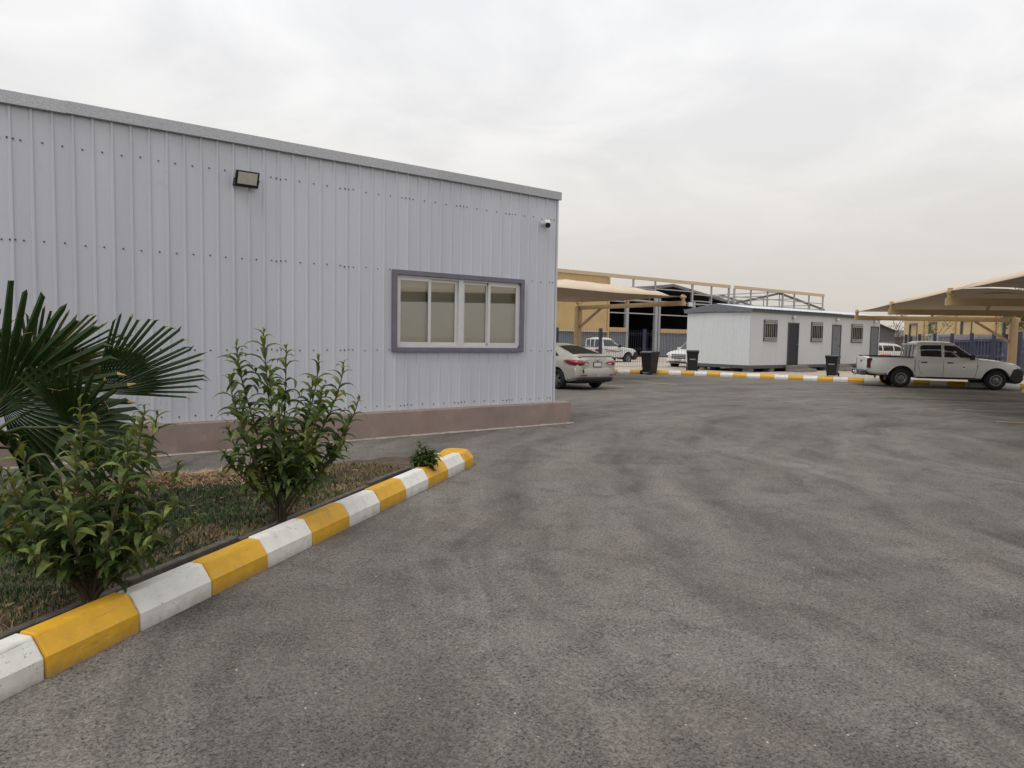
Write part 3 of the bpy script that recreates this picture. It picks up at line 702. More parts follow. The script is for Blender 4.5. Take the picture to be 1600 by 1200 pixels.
shrub('leafy_shrub', 'broad leafy green shrub in front of the fan palm, nearest the camera', (.51, 4.40, .06),
      [(-.12, 1.12, .15), (.0, .95, -.1), (.24, 1.10, .15), (.36, 1.08, .05), (.31, .95, -.15), (-.36, .93, .0), (-.25, .82, -.25), (.13, .62, -.38), (.5, .62, -.05), (.56, .5, .1), (.45, .78, .1), (-.5, .66, .0), (-.56, .5, -.1), (.05, .8, -.3), (-.1, .6, -.38), (.3, .55, -.3), (-.35, .5, -.25), (.42, .42, -.2), (-.02, .45, -.42), (-.6, .75, .15), (-.15, 1.0, .35), (.1, 1.0, .3)],
      .195, 'leafy shrubs in the planting bed', 11)
shrub('small_plant', 'small dark leafy plant leaning over the kerb near its tip', (3.93, 6.60, .09),
      [(-.08, .24, 0), (.0, .27, .02), (.08, .24, .0), (.03, .2, -.1), (-.05, .18, -.1), (.13, .14, -.07), (-.14, .16, .05), (.05, .22, .1), (-.1, .12, -.1), (.1, .2, .08), (0, .14, -.14), (-.04, .25, .06)], .15, None, 5, turning=0, bare=0.0, step_=.02, dark=True)

# fan palm ----------------------------------------------------------
PALM = [leaf_mat('palm_green', (.028, .056, .016), .45, .15, .15), leaf_mat('palm_light', (.075, .095, .03), .5, .2, .1), M('palm_dry_tip', (.42, .29, .13), .8, var=.2)]
palm = thing('fan_palm', 'young fan palm with stiff dark green fronds beside the grey wall', 'palm tree', (.0, 7.05, .05))
mb = MB()
for i in range(46):
    a = i * 2.4; z = .02 + i * .0145; r = .17 - .05 * i / 46
    mb.beam((r * .6 * math.cos(a), r * .6 * math.sin(a), z), (r * 1.25 * math.cos(a), r * 1.25 * math.sin(a), z + .16), .09, .025)
mb.lathe([(.17, -.05), (.16, .3), (.11, .65), (.02, .8)], 14, 'Z'); mb.build('trunk', M('palm_bark', (.075, .055, .038), .95, var=.4, scale=14, bump=.8), palm)
Rv, Uv, Fv = r2, u2, fw
def frond(px, py, Z, ang, R__, span, face=1.0, light=0, seed=0, droopk=.12, tiltx=0, N_=34, cone=.12):
    """hub seen at photo pixel (px,py) at depth Z; ang: heading of the middle finger in the view plane"""
    rg = random.Random(seed)
    hub = Vector((0, 0, 1.6)) + (fw + r2 * ((px - 800) / FPX) - u2 * ((py - 600) / FPX)) * Z - palm.location
    ax = (Rv * math.cos(ang) + Uv * math.sin(ang)); side0 = (-Rv * math.sin(ang) + Uv * math.cos(ang))
    nrm = (-Fv).copy()
    ax = (ax * math.cos(tiltx) + nrm * math.sin(tiltx)).normalized()
    side = (side0 * face + nrm * math.sqrt(max(0, 1 - face * face))).normalized(); nrm = ax.cross(side).normalized()
    if nrm.dot(-Fv) < 0: nrm = -nrm
    mb = MB()
    for k in range(N_):
        t = (k + .5) / N_ * 2 - 1; a = t * span / 2; da = span / N_ / 2
        R_k = R__ * (1 - .22 * abs(t) ** 2.2) * rg.uniform(.94, 1.04); rj = R_k * (.50 + .04 * rg.random())
        def pt(r, aa, lift):
            q = r / R__
            return hub + ax * (r * math.cos(aa)) + side * (r * math.sin(aa)) + nrm * (lift - cone * r * (1 - math.cos(aa)) * .6) + Vector((0, 0, -droopk * R__ * q ** 3))
        f = .045 * R__ * span / N_ * 5
        r0 = .04 * R__
        c0, l1, r1 = pt(r0, a, 0), pt(rj, a - da, -f * .6), pt(rj, a + da, -f * .6); m1 = pt(rj * .98, a, f)
        ro = R_k * .93; wob = rg.uniform(-.02, .02); ws = da * .34
        l2, r2_, m2 = pt(ro, a - ws + wob, -f * .2), pt(ro, a + ws + wob, -f * .2), pt(ro, a + wob, f * .3)
        tipp = pt(R_k, a + wob * 2 + rg.uniform(-.02, .02), 0) + Vector((0, 0, -rg.uniform(0, .05) * R__))
        mi = 1 if (light and rg.random() < light) else 0
        mb.add([c0, l1, m1, r1, l2, m2, r2_, tipp], [(0, 1, 2), (0, 2, 3), (1, 4, 5, 2), (2, 5, 6, 3)], mi)
        mb.add([l2, m2, r2_, tipp], [(0, 3, 1), (1, 3, 2)], 2 if rg.random() < .28 else mi)
        if rg.random() < .5:   # loose thread
            q = pt(rj, a + da, 0); mb.tube([q, q + (tipp - hub) * .1 + Vector((rg.uniform(-.05, .05), rg.uniform(-.05, .05), -.03)), q + (tipp - hub) * .2 + Vector((rg.uniform(-.08, .08), rg.uniform(-.08, .08), -.1))], .0011, 3, 2, cap=False)
    o = mb.build('frond', PALM, palm)
    root = Vector((rg.uniform(-.05, .05), rg.uniform(-.05, .05), .55)); mid = root.lerp(hub, .55) + Vector((0, 0, .10 * (hub - root).length))
    m2 = MB(); m2.tube([root, root.lerp(mid, .6) + Vector((0, 0, .03)), mid, hub, hub + ax * .25 * R__], [.018, .015, .013, .010, .004], 6); m2.build('petiole', PALM[1], o)
frond(0, 630, 5.75, R_(50), 1.1, R_(285), .96, 0, 1, .05, .15, 38)
frond(48, 585, 6.25, R_(24), .92, R_(120), .55, .75, 2, -.02, 0, 30)
frond(150, 615, 6.15, R_(33), .96, R_(84), .85, 0, 3, .03, -.1, 20)
frond(112, 668, 5.55, R_(10), .76, R_(225), .80, 0, 4, .12, .25, 28)
frond(10, 700, 5.9, R_(-10), .62, R_(200), .6, .3, 5, .2, .3, 30)
frond(-40, 670, 6.6, R_(140), 1.05, R_(200), .8, .1, 6, .1, 0, 34)
frond(-70, 620, 6.0, R_(105), 1.0, R_(180), .7, .1, 8, .1, 0, 30)

# ================================================================== WAREHOUSE BEHIND THE FENCE
VH = 45.56
wh = thing('tan_warehouse', 'large tan and grey open fronted warehouse behind the fence', 'warehouse', (0, VH, 0))
PT = (30, .25, .04, .08, .035)
for a, b in ((28, 34), (34, 40), (40, 45.8)):
    mb = MB(); sheet(mb, a, b - .01, 2.3, 7.15, PT, 0); mb.build('upper_cladding', TAN, wh)
for a, b in ((28, 34), (34, 40), (40, 45.9), (46.1, 48.35), (53.15, 58), (58, 64), (64, 70), (70, 76), (76, 83)):
    mb = MB(); sheet(mb, a, b - .01, 0, 2.3 if a < 46 else 2.26, PT, .06); mb.build('lower_cladding', GREYCLAD, wh)
mb = MB(); mb.box(28, 45.85, -.09, .03, 2.2, 2.36); mb.build('drip_flashing', BEAMTAN, wh)
for a, b in ((46.1, 48.35), (53.15, 64), (64.1, 83)):
    mb = MB(); mb.box(a, b, -.08, .1, 2.262, 2.66); mb.build('sill_beam', TANSTEEL, wh)
for a, b in ((28, 46.3), (46.31, 63.9), (64.75, 82.75)):
    mb = MB(); mb.box(a, b, -.1, .12, 7.152, 7.46); mb.build('parapet_beam', BEAMTAN, wh)
mb = MB(); mb.box(45.86, 46.08, -.1, .1, 0, 7.15); mb.build('corner_column', TANSTEEL, wh)
for u in (49.255, 52.29, 57.82, 60.9, 63.85, 64.8, 67.8, 70.95, 73.98, 76.36, 79.52, 82.66):
    mb = MB(); w = .11 if u in (57.82, 63.85, 64.8, 73.98) else .07
    mb.box(u - w, u + w, .0, .14, 5.2 if u < 62 else 4.2, 7.15); mb.build('parapet_post', STEEL, wh)
for a, b, z in ((46.1, 49.2, 6.35), (49.3, 52.2, 6.35), (52.36, 57.7, 6.45), (58, 63.7, 6.2), (58, 60.8, 5.55), (65, 82.6, 6.3), (65, 73.9, 5.5), (74.1, 82.6, 5.55)):
    mb = MB(); mb.box(a, b, .02, .09, z - .05, z + .05); mb.build('parapet_rail', STEEL, wh)
for u, w in ((48.55, .17), (52.55, .17), (53.0, .12), (58.2, .15), (63.9, .15), (73.9, .15), (83, .15)):
    mb = MB(); mb.box(u - w, u + w, .02, .3, 0, 5.55); mb.build('column', STEEL, wh)
for a, b, z in ((46.1, 48.36, 4.0), (48.74, 52.35, 4.02), (53.15, 58, 4.0), (58.4, 63.7, 4.0), (46.1, 48.36, 5.05), (48.74, 52.35, 5.2), (53.15, 63.7, 5.25), (64.1, 83, 4.0)):
    mb = MB(); mb.box(a, b, .06, .14, z - .05, z + .05); mb.build('girt', STEEL, wh)
RSH = M('roof_sheet_dark', (.06, .062, .066), .6, var=.1); RTOP = M('roof_edge', (.22, .22, .22), .5, var=.1)
def gable(ul, uc, ur, ze, zr, depth, name, front=.3):
    for a, za, b, zb in ((ul, ze, uc, zr), (uc, zr, ur, ze)):
        mb = MB(); mb.add([(a, front, za), (b, front, zb), (b, depth, zb), (a, depth, za), (a, front, za + .16), (b, front, zb + .16), (b, depth, zb + .16), (a, depth, za + .16)],
                          [(0, 1, 2, 3), (7, 6, 5, 4), (0, 4, 5, 1), (3, 2, 6, 7), (0, 3, 7, 4), (1, 5, 6, 2)]); mb.build('roof_slab', RSH, wh)
        mb = MB(); mb.beam((a, front - .06, za + .07), (b, front - .06, zb + .07), .1, .26); mb.build('verge_trim', RTOP, wh)
gable(45.2, 55.1, 65.0, 5.55, 6.88, 32, 'a')
mb = MB(); mb.box(45.5, 64.5, 31, 31.2, 0, 5.5); mb.build('shed_back_wall', DKSTEEL, wh)  # near-black shed walls: the interior's shade is put into their colour
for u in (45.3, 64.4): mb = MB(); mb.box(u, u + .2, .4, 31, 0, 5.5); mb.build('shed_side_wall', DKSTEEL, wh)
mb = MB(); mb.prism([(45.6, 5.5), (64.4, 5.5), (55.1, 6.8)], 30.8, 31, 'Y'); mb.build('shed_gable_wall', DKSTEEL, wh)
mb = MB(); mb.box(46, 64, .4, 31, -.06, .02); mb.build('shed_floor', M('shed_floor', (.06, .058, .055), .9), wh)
for u in (49, 52, 58.2, 61.2):   # gable truss web of the first shed
    mb = MB(); mb.beam((u, .5, 5.3), (u, .5, 5.55 + 1.33 * (1 - abs(u - 55.1) / 9.9)), .09); mb.build('truss_web', STEEL, wh)
mb = MB(); mb.beam((45.6, .5, 5.3), (64.5, .5, 5.3), .12); mb.build('truss_chord', STEEL, wh)
mb = MB()
for j in range(8): mb.box(47 + j * 2.1, 48.2 + j * 2.1, 24, 25.4, .02, .9 + .8 * ((j * 37) % 5) / 4)
mb.build('stored_crates', M('crate_dark', (.09, .075, .07), .8), wh)
# second shed: bare trusses only
for y in (.3, 8, 16):
    mb = MB(); z = 5.5
    mb.beam((64.6, y, z), (73.7, y, 7.12), .16, .22); mb.beam((73.7, y, 7.12), (83.5, y, z + .1), .16, .22)
    mb.build('truss_rafter', M('truss_steel', (.16, .15, .14), .6), wh)
    mb = MB(); mb.beam((64.6, y, z - .15), (83.5, y, z - .05), .12)
    for u in (67.5, 70.6, 73.7, 76.9, 80.2): mb.beam((u, y, z - .1), (u, y, 5.5 + 1.62 * (1 - abs(u - 73.9) / 9.4)), .08)
    mb.build('truss_web', STEEL, wh)
for u in (66.5, 70, 73.7, 77.4, 81): 
    mb = MB(); mb.beam((u, .2, 5.66 + 1.62 * (1 - abs(u - 73.9) / 9.4)), (u, 16.2, 5.66 + 1.62 * (1 - abs(u - 73.9) / 9.4)), .08, .1); mb.build('purlin', STEEL, wh)
mb = MB(); sheet(mb, 65, 83, 2.7, 4.9, PT, 20); mb.build('rear_screen', M('pale_sheet', (.50, .53, .56), .5), wh)
fl2 = thing('floodlight', 'small grey floodlight on the warehouse front above the white cabin', 'floodlight', (57.2, VH - .02, 5.15))
mb = MB(); mb.box(-.35, .35, -.3, -.16, -.22, .22); mb.build('housing', STEEL, fl2, bevel=.03); mb = MB(); mb.box(-.28, .28, -.32, -.301, -.16, .16); mb.build('lens', CLEAR, fl2)
mb = MB(); mb.box(-.06, .06, -.16, .05, -.05, .05); mb.build('bracket', STEEL, fl2)

# tan building far right, set askew
ybE = Vector((-.7987, -.6017, 0)); yb_rz = math.atan2(ybE.y, ybE.x)
TAN2 = M('tan_render', (.56, .42, .22), .8, var=.05, scale=.5)
yb = thing('tan_annex', 'long pale tan building with half shuttered windows behind the blue fence', 'building', (74.43, 32.29, 0), yb_rz)
# local x runs towards the camera along the facade; local -y... facade normal is +y side facing the lot
LEN = 40
holes = [(1.93, 4.7), (8.3, 10.5), (16.5, 19.0), (24.7, 27.2), (32, 34.5)]
yo = 0
mb = MB(); segs = [0] + sum([list(h) for h in holes], []) + [LEN]
for i in range(0, len(segs), 2): mb.box(segs[i], segs[i + 1], -.15, .15, 0, 4.0)
for a, b in holes: mb.box(a, b, -.15, .15, 0, .9); mb.box(a, b, -.15, .15, 3.58, 4.0)
mb.build('facade_wall', TAN2, yb)
mb = MB(); mb.box(0, LEN, .16, 12, 0, 3.9); mb.build('block', TAN2, yb)
mb = MB(); mb.box(-.1, LEN, -.2, .2, 4.002, 4.1); mb.build('coping', BEAMTAN, yb)
mb = MB(); mb.prism([(8, 4.1), (24, 5.0), (40, 4.1)], .5, 10, 'Y'); mb.build('roof', TAN2, yb)
for a, b in holes:
    w = bpy.data.objects.new('window', None); COL.objects.link(w); w.parent = yb
    mb = MB(); mb.box(a, a + .18, -.2, .1, .9, 3.58); mb.box(b - .18, b, -.2, .1, .9, 3.58); mb.box(a, b, -.199, .1, 3.45, 3.582); mb.build('frame', CABG, w)
    mb = MB(); mb.box(a + .18, b - .18, -.05, 0, 2.36, 3.45); mb.build('shutter', TAN2, w)
    mb = MB(); mb.box(a + .18, b - .18, -.04, -.01, .9, 2.36); mb.build('pane', GLASS, w)
for u in (6.9, 15.4, 23.6):
    mb = MB(); mb.tube([(u, -.23, 0), (u, -.23, 4.0)], .07, 8); mb.build('downpipe', TANSTEEL, yb)

# dusty sheds on the skyline
for i, (lx, ly, w, h, rz, lb) in enumerate(((170, 80.5, 12, 6.2, 1.9, 'grey brown gabled shed on the skyline right of the white cabin'), (188, 77.5, 12, 5.0, 1.9, 'lower dark shed on the skyline beside the tan annex'))):
    t = thing('far_shed', lb, 'shed', (lx, ly, 0), rz - math.pi / 2 - R_(37), 'skyline sheds')
    mb = MB(); mb.box(-w / 2, w / 2, 0, 25, 0, h - 1.8); mb.prism([(-w / 2, h - 1.8), (w / 2, h - 1.8), (0, h)], 0, 25, 'Y'); mb.build('wall', M('far_wall', (.12, .11, .11), .9), t)
    mb = MB(); mb.beam((-w / 2 - .3, 12, h - 1.75), (0, 12, h + .08), 26, .12, upv=(0, 0, 1)); mb.beam((0, 12, h + .08), (w / 2 + .3, 12, h - 1.75), 26, .12); mb.build('roof', M('far_roof', (.12, .11, .11), .9), t)

# ================================================================== WHITE CABIN
cab = thing('site_cabin', 'long white prefabricated site cabin on blocks behind the far kerb', 'cabin', (30.07, 20.2, 0))
CL, CW, CZ0, CZ1 = 13.1, 3.77, .44, 3.03
PC = (.07, .16, .03, .055, .014)
for k in range(4):   # end sheets
    a, b = CW * k / 4, CW * (k + 1) / 4
    mb = MB(); sheet(mb, a, b - .004, CZ0, CZ1 - .02, PC, 0, axis='y'); mb.build('end_sheet', M('cabin_end_sheet', (.60, .63, .66), .45, var=.03), cab)
CW_ = [(1.12, 2.29), (5.46, 6.62), (9.72, 11.0)]; CD = [(3.27, 4.29), (7.63, 8.6), (11.97, 12.95)]
cuts = sorted([(a, b, 1.63, 2.68) for a, b in CW_] + [(a, b, CZ0, 2.6) for a, b in CD]); x0_ = 0.0
def fpanel(a, b, c, d):
    if b - a > .01 and d - c > .01:
        mb = MB(); n_ = max(1, round((b - a) / 1.0))
        for i in range(n_): mb.box(a + (b - a) * i / n_ + .003, a + (b - a) * (i + 1) / n_ - .003, 0, .08, c, d)
        mb.box(a, b, .03, .07, c, d); mb.build('wall_panel', CABW, cab)
for a, b, c, d in cuts:
    fpanel(x0_, a, CZ0, CZ1); fpanel(a, b, CZ0, c); fpanel(a, b, d, CZ1); x0_ = b
fpanel(x0_, CL, CZ0, CZ1)
mb = MB(); mb.box(.1, CL, CW - .08, CW, CZ0, CZ1); mb.box(CL - .08, CL, .081, CW - .081, CZ0, CZ1); mb.build('rear_wall', CABW, cab)
mb = MB(); mb.box(0, CL, .0, CW, CZ0 - .16, CZ0 - .002); mb.build('floor_frame', CABG, cab)
# shallow roof with a grey end fascia
mb = MB(); mb.prism([(-.12, CZ1 - .02), (CW / 2, CZ1 + .05), (CW + .12, CZ1 - .02), (CW + .12, CZ1 + .17), (CW / 2, CZ1 + .42), (-.12, CZ1 + .17)], -.14, -.02, 'X'); mb.build('end_fascia', M('cabin_fascia', (.14, .155, .18), .5), cab)
for s in (0, 1):
    mb = MB(); n_ = 80; vs = []
    for i in range(n_ + 1):
        u = -.13 + (CL + .3) * i / n_; dz = .018 * (i % 2)
        a, b = ((-.2, CZ1 + .16), (CW / 2, CZ1 + .43)) if s == 0 else ((CW / 2, CZ1 + .43), (CW + .2, CZ1 + .16))
        vs += [(u, a[0], a[1] + dz), (u, b[0], b[1] + dz)]
    mb.add(vs, [(2 * i, 2 * i + 2, 2 * i + 3, 2 * i + 1) for i in range(n_)]); o = mb.build('roof_sheet', M('cabin_roof', (.60, .63, .66), .4, .1), cab); sm = o.modifiers.new('s', 'SOLIDIFY'); sm.thickness = .012
mb = MB(); mb.box(-.019, CL + .1, -.13, -.02, CZ1 - .0, CZ1 + .14); mb.build('eave_fascia', CABG, cab)
mb = MB(); mb.box(0, CL, 0.01, CW, CZ1 + .002, CZ1 + .05); mb.build('ceiling', CABW, cab)
for a, b in CW_:
    w = bpy.data.objects.new('window', None); COL.objects.link(w); w.parent = cab
    z0, z1 = 1.63, 2.68; t_ = .09
    mb = MB(); mb.box(a, b, -.035, .06, z0, z0 + t_); mb.box(a, b, -.035, .06, z1 - t_, z1); mb.box(a, a + t_, -.037, .06, z0, z1); mb.box(b - t_, b, -.037, .06, z0, z1); mb.build('frame', CABG, w)
    mb = MB(); mb.box(a + t_, b - t_, .03, .04, z0 + t_, z1 - t_); mb.build('pane', GLASS, w)
    mb = MB()
    for zz in (z0 + .05, z0 + .17, z1 - .17, z1 - .05): mb.beam((a + .03, -.07, zz), (b - .03, -.07, zz), .022)
    for i in range(7): u = a + .05 + (b - a - .1) * i / 6; mb.beam((u, -.07, z0 + .04), (u, -.07, z1 - .04), .008)
    for i in range(6):
        u = a + .05 + (b - a - .1) * (i + .5) / 6
        for zz in (z0 + .11, z1 - .11): mb.lathe([(.03, -.008), (.045, 0), (.03, .008)], 8, 'Y', (u, -.07, zz))
    mb.build('grille', ALU, w)
for i, (a, b) in enumerate(CD):
    d = bpy.data.objects.new('door', None); COL.objects.link(d); d.parent = cab
    mb = MB(); mb.box(a, a + .06, -.03, .07, CZ0, 2.6); mb.box(b - .06, b, -.03, .07, CZ0, 2.6); mb.box(a, b, -.029, .07, 2.54, 2.6); mb.build('frame', CABG, d)
    mb = MB(); mb.box(a + .06, b - .06, .0, .04, CZ0 + .01, 2.54)
    if i == 0: mb.build('leaf', M('dark_door', (.028, .033, .042), .4), d)
    else: mb.build('leaf', M('grey_door', (.20, .205, .215), .5, var=.15, scale=6), d)
    if i:
        mb = MB()
        for r_ in range(7): mb.box(a + .14, (a + b) / 2 - .03, -.012, .001, CZ0 + .15 + .28 * r_, CZ0 + .37 + .28 * r_); mb.box((a + b) / 2 + .03, b - .14, -.012, .001, CZ0 + .15 + .28 * r_, CZ0 + .37 + .28 * r_)
        mb.build('raised_panels', M('grey_door_panel', (.17, .175, .185), .5), d)
    mb = MB(); mb.tube([(b - .13, -.05, 1.5), (b - .25, -.05, 1.5)], .013, 6); mb.box(b - .16, b - .11, -.02, .0, 1.42, 1.58); mb.build('handle', CHROME, d)
    mb = MB(); u = (a + b) / 2 - .1; mb.lathe([(0, -.09), (.05, -.08), (.085, -.03), (.085, .03), (.05, .08), (0, .09)], 12, 'Z', (u, -.1, 2.86)); mb.box(u - .05, u + .05, -.1, .0, 2.7, 2.78); mb.build('door_lamp', M('lamp_globe', (.62, .62, .60), .3), cab, smooth=50)
BLOCK = M('concrete_block', (.22, .20, .185), .9, var=.2, scale=8, bump=.5)
for i in range(8):
    for v in (.25, CW - .3):
        mb = MB(); u = .3 + i * (CL - .6) / 7; mb.box(u - .2, u + .2, v - .18, v + .18, .08, .178); mb.box(u - .19, u + .19, v - .19, v + .17, .18, CZ0 - .162); mb.build('support_block', BLOCK, cab)
for a, b in CD:
    for k, (z, d) in enumerate(((.26, .95), (.42, .5))):
        mb = MB(); n_ = 3
        for i in range(n_): mb.box(a - .25 + (b - a + .5) * i / n_ + .004, a - .25 + (b - a + .5) * (i + 1) / n_ - .004, -d, -.12, .08 if k == 0 else .262, z)
        mb.build('step', BLOCK, cab, bevel=.01)
mb = MB()
for i in range(9): mb.box(.6 + i * 1.35, 1.1 + i * 1.35 + .2 * (i % 3), 1.2, 1.5, .1, .22)
mb.build('stored_timber', M('timber', (.36, .22, .12), .8), cab)

# ================================================================== FENCES
def fence(name, label, pts, H=2.0, z=.08, sp=2.45, rr=.018, group=None):
    t = thing(name, label, 'fence', (0, 0, 0), 0, group)
    for (a, b) in zip(pts, pts[1:]):
        a = Vector((*a, z)); b = Vector((*b, z)); n = max(1, round((b - a).length / sp)); d = (b - a).normalized(); side = Vector((-d.y, d.x, 0))
        for i in range(n + (1 if b.to_2d() == Vector(pts[-1]) else 0)):
            p = a.lerp(b, i / n); mb = MB(); mb.beam(p + Vector((0, 0, -.1)), p + Vector((0, 0, H + .06)), .13, .13); mb.beam(p + Vector((0, 0, H + .06)), p + Vector((0, 0, H + .08)), .15, .15); mb.build('post', BLUE, t)
        for i in range(n):
            p, q = a.lerp(b, i / n), a.lerp(b, (i + 1) / n); mb = MB(); nw = 20
            prof = [(0, .05), (0, .35), (.05, .40), (0, .45), (0, .95), (.05, 1.0), (0, 1.05), (0, H - .25), (.05, H - .2), (0, H - .15), (0, H + .03)]
            for k in range(1, nw):
                c = p.lerp(q, k / nw); mb.tube([c + side * s_ * -1 + Vector((0, 0, zz)) for s_, zz in prof], .0075, 3, cap=False)
            for zz, s_ in ((.35, 0), (.45, 0), (.95, 0), (1.05, 0), (H - .25, 0), (H - .15, 0), (.08, 0)): mb.tube([p + Vector((0, 0, zz)), q + Vector((0, 0, zz))], .0075, 3, cap=False)
            mb.build('mesh_panel', M('fence_wire', (.035, .038, .06), .5), t)
    return t
fence('mesh_fence', 'blue posted welded mesh fence in front of the warehouse', [(19.0, 32.2), (26.77, 27.03), (28.75, 25.71), (31.9, 24.1), (45, 24.1)])
fence('mesh_fence', 'blue posted mesh fence behind the white crew cab pickup', [(45.2, 22.2), (47.6, 20.6), (36.0, 10.9), (31.0, 3.6)], 2.05)

# ================================================================== CANOPIES
def canopy(name, label, org, ex, ey, sp, nb, arm, zarm, rise, apex, power=.92, ridge=False):
    """ex: along the bays, ey: from post out over the cars"""
    org = Vector((*org, 0)); ex = Vector((*ex, 0)).normalized(); ey = Vector((*ey, 0)).normalized()
    t = thing(name, label, 'canopy', (0, 0, 0))
    Z = lambda z: Vector((0, 0, z))
    for i in range(nb + 1):
        p = org + ex * sp * i
        mb = MB(); mb.beam(p - Z(.05), p + Z(zarm + .1), .26, .26, upv=ex); mb.build('post', TANSTEEL, t, bevel=.02)
        mb = MB(); mb.beam(p + Z(zarm) - ey * .2, p + ey * arm + Z(zarm + rise), .13, .18); mb.build('cantilever_arm', TANSTEEL, t)
        mb = MB(); mb.beam(p + Z(zarm - .95), p + ey * arm * .25 + Z(zarm + rise * .25 - .02), .09, .09); mb.build('brace', TANSTEEL, t)
        for s, hgt in ((.985, .34), (.5, .34), (-.0, .34)):
            mb = MB(); q = p + ey * arm * s + Z(zarm + rise * s); mb.beam(q, q + Z(hgt), .09, .09); mb.tube([q + Z(hgt - .1) - ex * .14, q + Z(hgt - .1) + ex * .14], .06, 8); mb.build('fabric_upright', TANSTEEL, t)
    ze = zarm + .26
    for i in range(nb):
        p = org + ex * (sp * i + .12); w = sp - .24; n = 10; mb = MB(); vs = []
        for a in range(n + 1):
            for b in range(n + 1):
                u, v = a / n, b / n; su, sv = 2 * u - 1, 2 * v - 1
                hip = (1 - max(abs(su), abs(sv))); hgt = apex * (hip ** power) - .04 * (1 - abs(su)) * abs(sv) ** 6 - .04 * (1 - abs(sv)) * abs(su) ** 6
                if ridge:
                    g_ = i + u; ef = min(1, g_ / .75, (nb - g_) / .75); ef = ef * ef * (3 - 2 * ef); hgt = apex * (1 - abs(sv) ** 2.1) * ef * (1 - .10 * abs(su) ** 3)
                sag = .09 * (1 - su * su) * abs(sv) ** 4; sag2 = .16 * (1 - sv * sv) * abs(su) ** 4
                vs.append(p + ex * (w * (u + (-.02 * su * 0))) + ey * (arm * v * .99) + Z(ze + rise * v + hgt) - ey * (sag * (1 if sv > 0 else -1)) - ex * (sag2 * (1 if su > 0 else -1)))
        mb.add(vs, [(a * (n + 1) + b, (a + 1) * (n + 1) + b, (a + 1) * (n + 1) + b + 1, a * (n + 1) + b + 1) for a in range(n) for b in range(n)])
        o = mb.build('shade_fabric', FABRIC, t, smooth=18); sm = o.modifiers.new('s', 'SOLIDIFY'); sm.thickness = .008
        # struts carrying the peak
        mb = MB(); c = p + ex * w / 2 + ey * arm * .5 + Z(ze + rise * .5 + apex - .03)
        for j in (0, 1):
            r_ = org + ex * sp * (i + j) + ey * arm * .04 + Z(zarm + .25); m_ = r_.lerp(c, .5) + Z(.22); mb.tube([r_, r_.lerp(m_, .5) + Z(.06), m_, c], .04, 7)
        mb.build('peak_strut', TANSTEEL, t)
    return t
canopy('shade_canopy', 'beige fabric parking canopy standing over the parked sedan', (22.5, 24.2), (-1, 0), (0, -1), 7.0, 2, 6.1, 3.0, .06, .64, .72)
pR = Vector((29.45, 14.84)) - Vector((-.587, .81)) * 5.75
canopy('shade_canopy', 'row of beige fabric parking canopies over the white crew cab pickup', pR, (-.81, -.587), (-.587, .81), 6.3, 5, 5.75, 2.62, .04, .62, .8, ridge=True)

# ================================================================== VEHICLES (local +x is forward, +y left)
def catmull(xs, ys, x):
    xs = list(xs); i = max(0, min(len(xs) - 2, int(np.searchsorted(xs, x) - 1))); x0, x1 = xs[i], xs[i + 1]; t = (x - x0) / (x1 - x0)
    def sl(j):
        if j <= 0 or j >= len(xs) - 1: return (ys[1] - ys[0]) / (xs[1] - xs[0]) if j <= 0 else (ys[-1] - ys[-2]) / (xs[-1] - xs[-2])
        a = (ys[j] - ys[j - 1]) / (xs[j] - xs[j - 1]); b = (ys[j + 1] - ys[j]) / (xs[j + 1] - xs[j])
        return 0 if a * b <= 0 else 2 * a * b / (a + b)
    m0, m1, h = sl(i), sl(i + 1), x1 - x0
    return (2 * t**3 - 3 * t**2 + 1) * ys[i] + (t**3 - 2 * t**2 + t) * h * m0 + (-2 * t**3 + 3 * t**2) * ys[i + 1] + (t**3 - t**2) * h * m1
class Body:
    """lofted lower body: stations (x, z_bottom, z_shoulder, z_top, half_width)"""
    def __init__(s, st): s.st = st; s.x = [q[0] for q in st]
    def par(s, x): return [catmull(s.x, [q[k] for q in s.st], x) for k in (1, 2, 3, 4)]
    def half(s, x):
        zb, zs, zt, w = s.par(x); h = zs - zb
        return [(0, zb), (w * .86, zb), (w * .955, zb + .06 * min(1, h * 2)), (w * .985, zb + h * .22), (w, zb + h * .5), (w, zb + h * .72), (w * .985, zs - h * .08), (w * .965, zs), (w * .91, zs + (zt - zs) * .55), (w * .78, zs + (zt - zs) * .9), (w * .45, zt + .008), (0, zt + .014)]
    def side_y(s, x, z):
        p = s.half(x)
        for (a, b), (c, d) in zip(p[1:], p[2:]):
            if b <= z <= d or d <= z <= b:
                return a + (c - a) * ((z - b) / (d - b) if abs(d - b) > 1e-6 else 0)
        return p[5][0]
    def mesh(s, mb, n=46, mi=0):
        xs = sorted(list(np.linspace(s.x[0], s.x[-1], n)) + s.x); xs = [q for i, q in enumerate(xs) if i == 0 or q - xs[i - 1] > .004]; rings = []
        for x in xs:
            h = s.half(x); rings.append([(x, y, z) for y, z in h] + [(x, -y, z) for y, z in h[-2:0:-1]])
        k = len(rings[0]); fs = []
        for i in range(len(rings) - 1):
            for j in range(k): fs.append((i * k + j, i * k + (j + 1) % k, (i + 1) * k + (j + 1) % k, (i + 1) * k + j))
        fs.append(tuple(range(k))[::-1]); fs.append(tuple((len(rings) - 1) * k + j for j in range(k)))
        mb.add(sum(rings, []), fs, mi)
